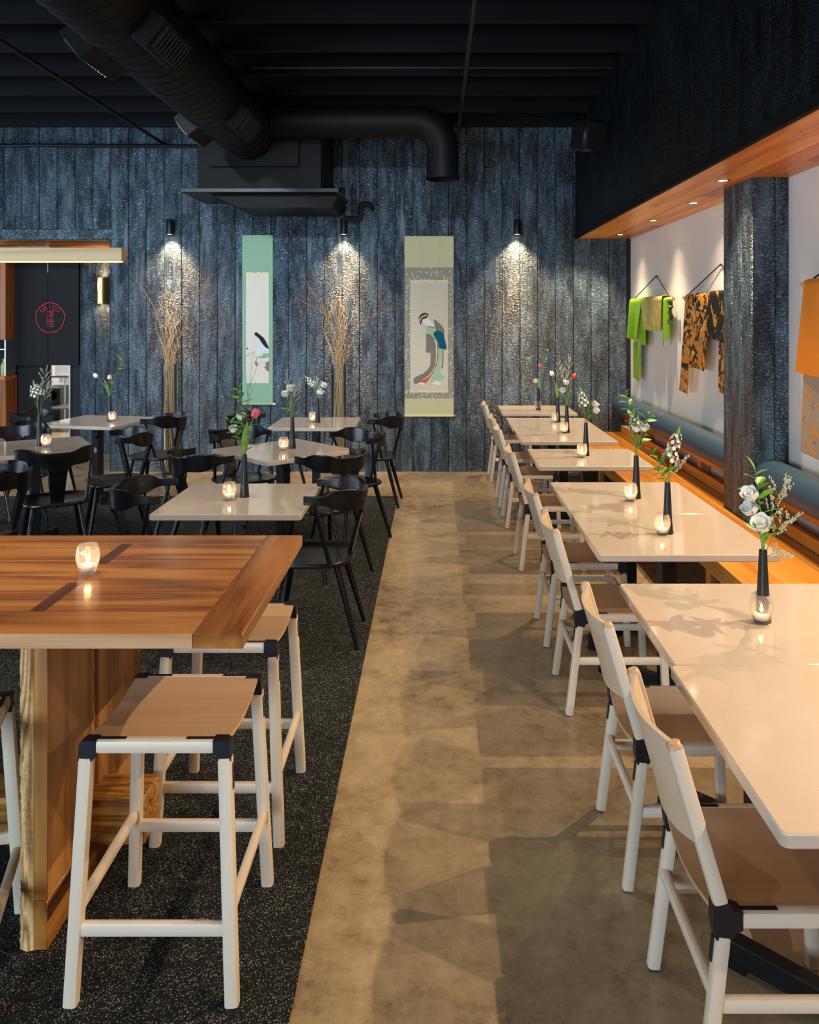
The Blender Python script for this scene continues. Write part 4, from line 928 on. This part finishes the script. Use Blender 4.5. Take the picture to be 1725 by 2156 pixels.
def stemobj(kind, root, tip, g, opt):
    B = bez(tip); pts = [B(t/14) for t in range(15)]; L = Vector(tip).length
    d_end = (pts[-1]-pts[-2]).normalized()
    if kind == 'leafy':
        MB().tube(pts, [lerp(0.0022, 0.0009, i/14) for i in range(15)], 6).build('stem', M['stem'], root)
        n = opt.get('n', 9); ll = opt.get('l', 0.05)
        for i in range(n):
            t = lerp(opt.get('t0', 0.42), 1.0, i/(n-1)); p = B(t); d = (B(min(1, t+0.02))-B(t-0.02)).normalized()
            az = i*2.4+g.uniform(-0.4, 0.4); side = Vector((math.cos(az), math.sin(az)*0.8, 0)); side = (side - d*side.dot(d)).normalized()
            dd = (d*g.uniform(0.35, 0.75) + side*(1.0 if i < n-1 else 0.15))
            put('leaf', LM[opt.get('m', 'leaf')], root, frame(p, dd, g.uniform(-0.5, 0.5), ll*g.uniform(0.75, 1.2)*(1.0 if i < n-2 else 0.7)))
    elif kind == 'lisi':
        MB().tube(pts, 0.0018, 6).build('stem', M['stem'], root)
        s = opt.get('s', 1.0); up = (d_end*0.55 + Vector((opt.get('fx', g.uniform(-0.4, 0.4)), -0.35, 0.5))).normalized(); p = Vector(tip) - up*0.012*s
        b = bpy.data.objects.new('bloom', None); COL.objects.link(b); b.parent = root
        for k in range(6): put('petal', PM['lo'], b, frame(p, up, k*PI/3+g.uniform(-0.15, 0.15), s*g.uniform(0.92, 1.1), False))
        for k in range(4): put('petal', PM['li'], b, frame(p, up, k*PI/2+0.4, s, False))
        if L > 0.1:
            for k in range(2):
                t = 0.45+0.2*k; put('leaf', LM['leaf'], root, frame(B(t), (math.cos(k*2.6+1), math.sin(k*2.6+1)*0.6, 0.9), 0.3, 0.05))
    elif kind.startswith('tulip'):
        MB().tube(pts, 0.0028, 8).build('stem', M['stem'], root)
        s = opt.get('s', 1.0); p = Vector(tip) - d_end*0.03*s; b = bpy.data.objects.new('bloom', None); COL.objects.link(b); b.parent = root
        pk = {'w': 'tw', 'p': 'tp', 'r': 'tr'}[kind[-1]]
        for k in range(6): put('petal', PM[pk], b, frame(p, d_end, k*PI/3, s*(1.0 if k % 2 else 0.93), False))
        put('leaf', LM['long'], root, frame(B(0.12), (opt.get('lx', tip[0]*0.4), -0.1, 1.0), opt.get('lr', 0.3), opt.get('ll', 0.13)))
    elif kind == 'stock':
        MB().tube(pts, [lerp(0.003, 0.0015, i/14) for i in range(15)], 7).build('stem', M['stem'], root)
        mb = MB(); n = opt.get('n', 20); wd = opt.get('w', 0.026); a0 = opt.get('a', 0.10)
        for i in range(n):
            t = i/n; p = Vector(tip) - d_end*lerp(a0, 0.018, t) ; az = i*2.399
            side = Vector((math.cos(az), math.sin(az), 0)); side = (side - d_end*side.dot(d_end)).normalized()
            rr_ = wd*(1.0-0.45*t); c = p + side*rr_; nd = (side + d_end*0.35).normalized()
            u = nd.cross(d_end).normalized(); v = u.cross(nd)
            for k in range(5):
                a = 2*PI*k/5+i; e = u*math.cos(a)+v*math.sin(a); f_ = u*math.cos(a+0.55)+v*math.sin(a+0.55); h_ = u*math.cos(a-0.55)+v*math.sin(a-0.55); r2 = 0.0135*(1-0.3*t)
                mb.add([c, c+f_*r2*0.7+nd*0.002, c+e*r2+nd*0.003, c+h_*r2*0.7+nd*0.002], [(0,1,2,3)])
        mb.build('blossoms', M['white_petal'], root, ang=80)
        MB().tube([Vector(tip)-d_end*0.03, Vector(tip)-d_end*0.012, Vector(tip)+d_end*0.004, Vector(tip)+d_end*0.02], [0.006, 0.009, 0.006, 0.001], 8).build('bud_tip', M['leaf2'], root)
        for k in range(2): put('leaf', LM['long'], root, frame(B(0.3+0.2*k), (math.cos(k*2.7+2), 0.2, 1.0), 0.2, 0.08))
    elif kind == 'statice':
        mb = MB().tube(pts, [lerp(0.0016, 0.0006, i/14) for i in range(15)], 5); bb = MB()
        nb_ = opt.get('n', 9); ol = opt.get('l', 0.06)
        for i in range(nb_):
            t = lerp(0.5, 1.0, (i+1)/nb_); p = B(t); az = i*2.2+g.uniform(-.4, .4)
            d = ((B(min(1, t+0.02))-B(t-0.03)).normalized()*1.1 + Vector((math.cos(az), math.sin(az)*0.6, 0.15))*(0.9 if i < nb_-1 else 0.1)).normalized(); ln = ol*(1.15-0.45*t)*g.uniform(0.8, 1.2)
            e = p + d*ln; mb.tube([p, p+d*ln*0.5+Vector((0,0,0.002)), e], 0.0006, 4)
            for k in range(16):
                c = p + d*ln*lerp(0.3, 1.04, k/15) + Vector((g.uniform(-1,1), g.uniform(-1,1), g.uniform(-1,1)))*0.0045; r2 = g.uniform(0.0018, 0.0034)
                bb.add([c+Vector(q)*r2 for q in ((1,0,0),(-1,0,0),(0,1,0),(0,-1,0),(0,0,1.5),(0,0,-1.5))], [(0,2,4),(2,1,4),(1,3,4),(3,0,4),(2,0,5),(1,2,5),(3,1,5),(0,3,5)])
        mb.build('stem', M['stem'], root); bb.build('buds', M['statice'], root)
    else:
        mb = MB().tube(pts, [lerp(0.0022, 0.0007, i/14) for i in range(15)], 5)
        for i in range(opt.get('n', 6)):
            t = lerp(0.35, 0.92, i/5); p = B(t); d = ((B(t+0.02)-B(t-0.02)).normalized() + Vector((g.uniform(-0.35, 0.35), g.uniform(-0.2, 0.2), 0))).normalized(); ln = L*g.uniform(0.12, 0.3)
            mb.tube([p, p+d*ln*0.6, p+d*ln+Vector((0, 0, ln*0.06))], [0.0012, 0.0009, 0.0005], 4)
        mb.build('twig', M['redstem'], root)
def bouquet(px, py, where, items, h=TH):
    x, y = at(px, py, h); g = random.Random(int(px*7+py))
    tag(link('bud_vase', vase_me, None, (x, y, h)), 'slim black bud vase ' + where, 'vase', 'black bud vases on the tables')
    byk = {}
    for it in items: byk.setdefault(it[0], []).append(it[2])
    for v_ in byk.values(): v_.sort()
    RK = {1: [''], 2: ['taller ', 'shorter '], 3: ['tallest ', 'middle ', 'shortest ']}
    for kind, tx, tyy, *rest in items:
        opt = rest[0] if rest else {}
        dY = opt.get('d', g.uniform(-0.03, 0.03)); X, Z = atY(tx, tyy, y+dY)
        d, c = DESC[kind]; d = RK[len(byk[kind])][byk[kind].index(tyy)] + d
        o = thing({'leafy': 'leafy_sprig', 'statice': 'filler_sprig', 'redtwig': 'red_twig'}.get(kind, 'cut_flower'), d + ' in bud vase ' + where, c, (x+g.uniform(-0.004, 0.004), y+g.uniform(-0.004, 0.004), h+VH), 0, 'flowers in bud vases')
        stemobj(kind, o, (X-o.location.x, y+dY-o.location.y, Z-o.location.z), g, opt)
bouquet(1607, 1308, PLR[6], [('leafy', 1590, 990, {'n': 15, 'l': 0.068, 't0': 0.25}), ('lisi', 1583, 1046, {'s': 1.05, 'fx': -0.6}), ('lisi', 1583, 1074, {'s': 1.05, 'fx': -0.7}), ('lisi', 1603, 1108, {'s': 1.25, 'd': -0.05, 'fx': -0.2}), ('statice', 1648, 1025, {'n': 11, 'l': 0.075}), ('statice', 1664, 1096, {'n': 9, 'l': 0.06}), ('statice', 1648, 1168, {'n': 7, 'l': 0.045})])
bouquet(1406, 1123, PLR[5], [('stock', 1430, 905, {'w': 0.034, 'n': 30, 'a': 0.15}), ('leafy', 1372, 950, {'n': 10, 'l': 0.065, 'm': 'leaf'}), ('leafy', 1383, 990, {'n': 7, 'l': 0.05}), ('statice', 1437, 972, {'n': 7})])
bouquet(1340, 1049, PLR[4], [('leafy', 1318, 822, {'n': 18, 'l': 0.07}), ('stock', 1335, 866, {'w': 0.034, 'n': 22}), ('leafy', 1368, 868, {'n': 13, 'l': 0.072, 'm': 'leaf'}), ('lisi', 1356, 903), ('lisi', 1340, 905)])
bouquet(1234, 959, PLR[3], [('stock', 1221, 818, {'w': 0.036, 'n': 26, 'a': 0.13}), ('redtwig', 1272, 792), ('lisi', 1252, 853), ('lisi', 1254, 866), ('leafy', 1244, 850, {'n': 6, 'l': 0.06})])
bouquet(1194, 911, PLR[2], [('tulipr', 1209, 790, {'lx': 0.12, 'll': 0.16}), ('lisi', 1192, 807), ('lisi', 1186, 824), ('statice', 1198, 758, {'n': 11, 'l': 0.08}), ('redtwig', 1206, 745), ('statice', 1184, 778, {'n': 9})])
bouquet(1175, 889, PLR[1], [('tulipw', 1161, 785, {'lx': -0.1, 'll': 0.16}), ('statice', 1178, 770, {'n': 9, 'l': 0.08}), ('redtwig', 1192, 744)])
bouquet(1134, 863, PLR[0], [('tulipp', 1137, 769, {'ll': 0.12}), ('leafy', 1158, 733, {'n': 8, 'l': 0.075, 'm': 'leaf2', 't0': 0.55}), ('lisi', 1129, 804), ('leafy', 1126, 795, {'n': 5, 'l': 0.05, 'm': 'leaf2'})])
h8 = TH+0.008
bouquet(515, 1046, WL['L1'], [('leafy', 505, 818, {'n': 22, 'l': 0.068, 't0': 0.15}), ('lisi', 507, 880), ('lisi', 493, 906, {'s': 0.9}), ('tulipp', 539, 868, {'s': 1.15, 'lx': 0.06, 'll': 0.2, 'lr': 0.0, 'd': -0.04}), ('redtwig', 534, 742, {'n': 4}), ('leafy', 482, 885, {'n': 10, 'l': 0.062})], h8)
bouquet(616, 944, WL['L2'], [('lisi', 602, 832, {'s': 1.2}), ('lisi', 612, 820, {'s': 1.2}), ('statice', 626, 815, {'n': 10, 'l': 0.08}), ('statice', 607, 800, {'n': 8, 'l': 0.07}), ('redtwig', 611, 728), ('leafy', 612, 855, {'n': 4, 'l': 0.1, 'm': 'leaf2'})], h8)
bouquet(669, 890, WL['L3'], [('stock', 643, 793, {'w': 0.036, 'n': 20, 'a': 0.11}), ('lisi', 681, 813, {'s': 1.2}), ('lisi', 673, 827, {'s': 1.3}), ('statice', 667, 803, {'n': 9, 'l': 0.07})], h8)
bouquet(83, 939, WL['L4'], [('stock', 71, 805, {'w': 0.048, 'n': 34, 'a': 0.11}), ('statice', 96, 788, {'n': 12, 'l': 0.09}), ('statice', 106, 812, {'n': 9, 'l': 0.07})], h8)
bouquet(231, 887, WL['L5'], [('tulipw', 200, 790, {'lx': -0.16, 'll': 0.2}), ('tulipw', 231, 793, {'lx': -0.3, 'll': 0.17}), ('leafy', 264, 750, {'n': 12, 'l': 0.075, 'm': 'leaf2', 't0': 0.3}), ('redtwig', 226, 722)], h8)

# ------------------------------------------------------------------ tall floor vases with curly willow
def floor_vase(px, label, tl, branches):
    y = 9.17; x = (px-CX)*y/F
    o = tag(MB().lathe([(0.001, 0), (0.082, 0), (0.085, 0.004), (0.085, 1.215), (0.0825, 1.217), (0.081, 1.215), (0.081, 0.022), (0.001, 0.018)], 36).build('cylinder_vase', M['glass'], loc=(x, y, 0)), label, 'vase', 'tall glass floor vases')
    g = random.Random(px); mb = MB()
    for s in range(42):
        a = g.uniform(0, 2*PI); r0 = 0.06*math.sqrt(g.random()); top = g.uniform(1.35, 1.98); sp = g.uniform(0.0, 0.17)*(top-1.1)/0.8
        amp = g.uniform(0.008, 0.022); fr = g.uniform(8, 22); ph = g.uniform(0, 6.28); pts = []; rad = []
        b_ = g.uniform(0, 2*PI)
        for i in range(46):
            z = lerp(0.025, top, i/45); k = sstep(1.0, top, z)
            am = amp*(0.5+1.6*k); xx = r0*math.cos(a)*(1-0.3*k) + sp*math.cos(b_)*k + am*math.sin(fr*z+ph); yy = (r0*math.sin(a) + sp*0.45*math.sin(b_)*k + am*math.cos(fr*z*1.13+ph))
            q = math.hypot(xx, yy)
            if z < 1.26 and q > 0.074: xx *= 0.074/q; yy *= 0.074/q
            yy = min(yy, 0.09); pts.append((xx, yy, z)); rad.append(lerp(0.0036, 0.0017, i/45))
        if top > 1.6:                                     # hooked curly tip
            c = Vector(pts[-1]); hk = g.uniform(0, 6.28); rr_ = g.uniform(0.02, 0.045)
            for i in range(1, 9):
                an = i*0.55; pts.append((c.x+math.cos(hk)*rr_*(1-math.cos(an)), min(0.09, c.y+math.sin(hk)*rr_*(1-math.cos(an))*0.6), c.z+rr_*math.sin(an))); rad.append(0.0015)
        mb.tube(pts, rad, 5, cap=False)
    b = mb.build('curly_willow', M['twig'], loc=(x, y, 0)); tag(b, tl, 'twigs', kind='stuff')
    for lab, pth in branches:
        pts = [(x+0.0, y, 0.06)] ; n = len(pth)
        for i, (qx, qy) in enumerate(pth):
            yy = y - 0.05*i/n; X, Z = atY(qx, qy, yy); pts.append((X, yy, Z))
        fine = []
        for i in range(len(pts)-1):
            p0, p1, p2, p3 = [Vector(pts[max(0, min(len(pts)-1, i+q))]) for q in (-1, 0, 1, 2)]
            for k in range(6):
                t = k/6; fine.append(0.5*((2*p1) + (p2-p0)*t + (2*p0-5*p1+4*p2-p3)*t*t + (3*p1-p0-3*p2+p3)*t**3))
        fine.append(Vector(pts[-1])); m = MB().tube([f-Vector((x, y, 0)) for f in fine], [lerp(0.007, 0.0025, i/(len(fine)-1)) for i in range(len(fine))], 6)
        for k in range(4):
            i = int(len(fine)*(0.62+0.09*k)); p = fine[i]-Vector((x, y, 0)); d = (fine[i]-fine[i-1]).normalized(); d = (d + Vector((g.uniform(-0.9, 0.9), 0, g.uniform(-0.2, 0.7)))).normalized(); ln = g.uniform(0.06, 0.2)
            m.tube([p, p+d*ln*0.6, p+d*ln], [0.0025, 0.002, 0.0012], 5)
        tag(m.build('bare_branch', M['twig2'], loc=(x, y, 0)), lab, 'branch', 'bare branches in the floor vases')
floor_vase(357, 'tall clear glass floor vase of twigs nearest the curtain', 'golden curly willow twigs in the floor vase nearest the curtain',
    [('long bare branch reaching from the floor vase towards the narrow green scroll', [(358, 765), (370, 735), (392, 680), (405, 640), (425, 605), (450, 578), (482, 564)]), ('bare branch reaching from the floor vase towards the brass sconce', [(358, 765), (352, 730), (330, 660), (308, 620), (285, 590), (269, 574)])])
floor_vase(714, 'tall clear glass floor vase of twigs between the scrolls', 'golden curly willow twigs in the floor vase between the scrolls',
    [('long bare branch reaching from the floor vase towards the wide scroll', [(714, 765), (725, 740), (745, 690), (765, 677), (800, 660), (855, 647)]), ('bare branch leaning from the floor vase towards the narrow green scroll', [(714, 765), (700, 720), (685, 665), (660, 615), (630, 573)]), ('short bare branch low in the floor vase between the scrolls', [(714, 765), (705, 710), (690, 668), (655, 645), (622, 625)])])

# ------------------------------------------------------------------ textiles on the white wall
def f_silk(name, base, fig, fig2, sc, rough=0.38, thr=0.5):
    t = NT(name); n = t.noise(t.coord((1,1,1)), sc, 3, 0.6, 2.2); v = t.n('TexVoronoi', {'Vector': t.coord((1,1,1)), 'Scale': sc*1.4}).outputs[0]
    wv = t.n('TexWave', {'Vector': t.coord((1,1,1)), 'Scale': sc*1.6, 'Distortion': 9.0, 'Detail': 2.0, 'Detail Scale': 0.6}, wave_type='RINGS').outputs[1]
    k1 = t.ramp(n, [(thr, (0,0,0)), (thr+0.05, (1,1,1))]); k2 = t.math('MULTIPLY', t.ramp(v, [(0.30, (1,1,1)), (0.36, (0,0,0))]), k1)
    c = t.mix(k1, base, t.mix(t.math('MULTIPLY', wv, 0.6), fig, tuple(x*0.55 for x in fig))); c = t.mix(t.math('MULTIPLY', k2, 0.8), c, fig2)
    t.set(color=c, rough=rough+0.1, spec=0.3); t.bump(n, 0.12, 0.004); return t.m
M['t_green'] = f_silk('lime_green_silk', (0.20,0.46,0.015), (0.46,0.52,0.07), (0.40,0.28,0.03), 7, 0.3, 0.58); M['t_green2'] = f_silk('gold_embroidered_silk', (0.26,0.48,0.03), (0.62,0.50,0.15), (0.72,0.60,0.34), 8, 0.35, 0.40)
M['t_gold'] = f_silk('black_gold_brocade', (0.012,0.011,0.010), (0.62,0.27,0.04), (0.75,0.45,0.12), 6, 0.36, 0.45); M['t_gold2'] = f_silk('black_brocade', (0.010,0.009,0.009), (0.60,0.30,0.05), (0.60,0.16,0.03), 5, 0.4, 0.56)
M['t_orange'] = plain('orange_satin', (0.86,0.27,0.012), 0.36, var=0.08, sc=8); M['t_orange2'] = f_silk('orange_grey_brocade', (0.42,0.34,0.26), (0.82,0.33,0.05), (0.38,0.05,0.03), 6, 0.5, 0.52)
TX = 2.135
def tp_(px, py, x=TX): Y = F*x/(px-CX); return Y, H-(py-CY)*Y/F
def textile(label, r0, r1, apex, panels):
    ya, za = tp_(*r0); yb, zb = tp_(*r1); yc = (ya+yb)/2; z0 = (za+zb)/2
    o = thing('wall_textile', label, 'wall hanging', (TX, yc, z0), 0, 'silk sashes hung on the white wall')
    MB().tube([(0, ya-yc, 0), (0, yb-yc, 0)], 0.0165, 14).build('rod', M['rod'], o)
    yp, zp = tp_(*apex)
    MB().tube([(0.0, ya-yc-0.10, 0.017), (0.052, yp-yc, zp-z0), (0.0, yb-yc+0.10, 0.017)], 0.005, 6).build('hanging_cord', M['cord'], o)
    for yy in (ya-yc-0.10, yb-yc+0.10):
        MB().tube([(0.024*math.cos(i*0.9), yy+0.012*math.sin(i*0.9), 0.02-0.013*i) for i in range(20)], 0.006, 6).build('cord_tassel', M['cord'], o)
    MB().box(0.05, 0.063, yp-yc-0.006, yp-yc+0.006, zp-z0-0.01, zp-z0+0.006).build('nail', M['black_metal'], o)
    for k, (q, m, off, wav) in enumerate(panels):
        c = [tp_(*p) for p in q]; n, mm = 12, 14; g = []   # TL TR BL BR in picture order (TL = further)
        over = abs(c[0][1]-z0) < 0.08
        for i in range(n+1):
            t = i/n; row = []
            for j in range(mm+1):
                u = j/mm
                yy = lerp(lerp(c[0][0], c[1][0], u), lerp(c[2][0], c[3][0], u), t); zz = lerp(lerp(c[0][1], c[1][1], u), lerp(c[2][1], c[3][1], u), t)
                xx = -0.021 - off - wav*math.sin(u*PI*2.3+k*1.3)*t*0.8 + 0.010*t
                row.append((xx, yy-yc, zz-z0))
            g.append(row)
        if over:
            g = [[(0.020+off, p[1], -0.05) for p in g[0]], [(0.016+off, p[1], 0.012+off) for p in g[0]], [(0.0, p[1], 0.021+off) for p in g[0]], [(-0.015-off, p[1], 0.014+off) for p in g[0]]] + [[(p[0], p[1], min(p[2], -0.004)) for p in g[0]]] + g[1:]
        MB().slab(g, lambda i, j: (0.0025, 0, 0.0)).build('silk_panel', M[m], o, ang=70)
    return o
textile('lime green silk sash with gold embroidery on a wall rod', (1329, 637), (1418, 628), (1371, 581),
    [([(1351, 633), (1363, 631), (1346, 722), (1364, 729)], 't_green', 0.0, 0.015), ([(1332, 634), (1358, 632), (1327, 710), (1346, 723)], 't_green', 0.012, 0.02), ([(1338, 718), (1353, 722), (1337, 795), (1349, 803)], 't_green', 0.004, 0.004),
     ([(1358, 632), (1402, 627), (1360, 695), (1396, 697)], 't_green2', 0.018, 0.008), ([(1399, 628), (1412, 626), (1397, 732), (1412, 702)], 't_green', 0.0, 0.02)])
textile('black and gold brocade sash on a wall rod behind the charred column', (1441, 632), (1604, 607), (1503, 557),
    [([(1450, 629), (1471, 626), (1435, 820), (1453, 833)], 't_gold', 0.006, 0.012), ([(1473, 626), (1503, 622), (1456, 772), (1488, 782)], 't_gold', 0.0, 0.016), ([(1503, 622), (1560, 612), (1493, 710), (1552, 730)], 't_gold2', 0.014, 0.008), ([(1520, 700), (1556, 702), (1515, 825), (1550, 840)], 't_gold', 0.002, 0.01)])
textile('orange satin sash with grey brocade tail on a wall rod', (1690, 606), (2060, 560), (1840, 470),
    [([(1704, 601), (1900, 578), (1682, 782), (1900, 830)], 't_orange', 0.010, 0.022), ([(1700, 770), (1890, 800), (1691, 950), (1890, 1050)], 't_orange2', 0.0, 0.004)])
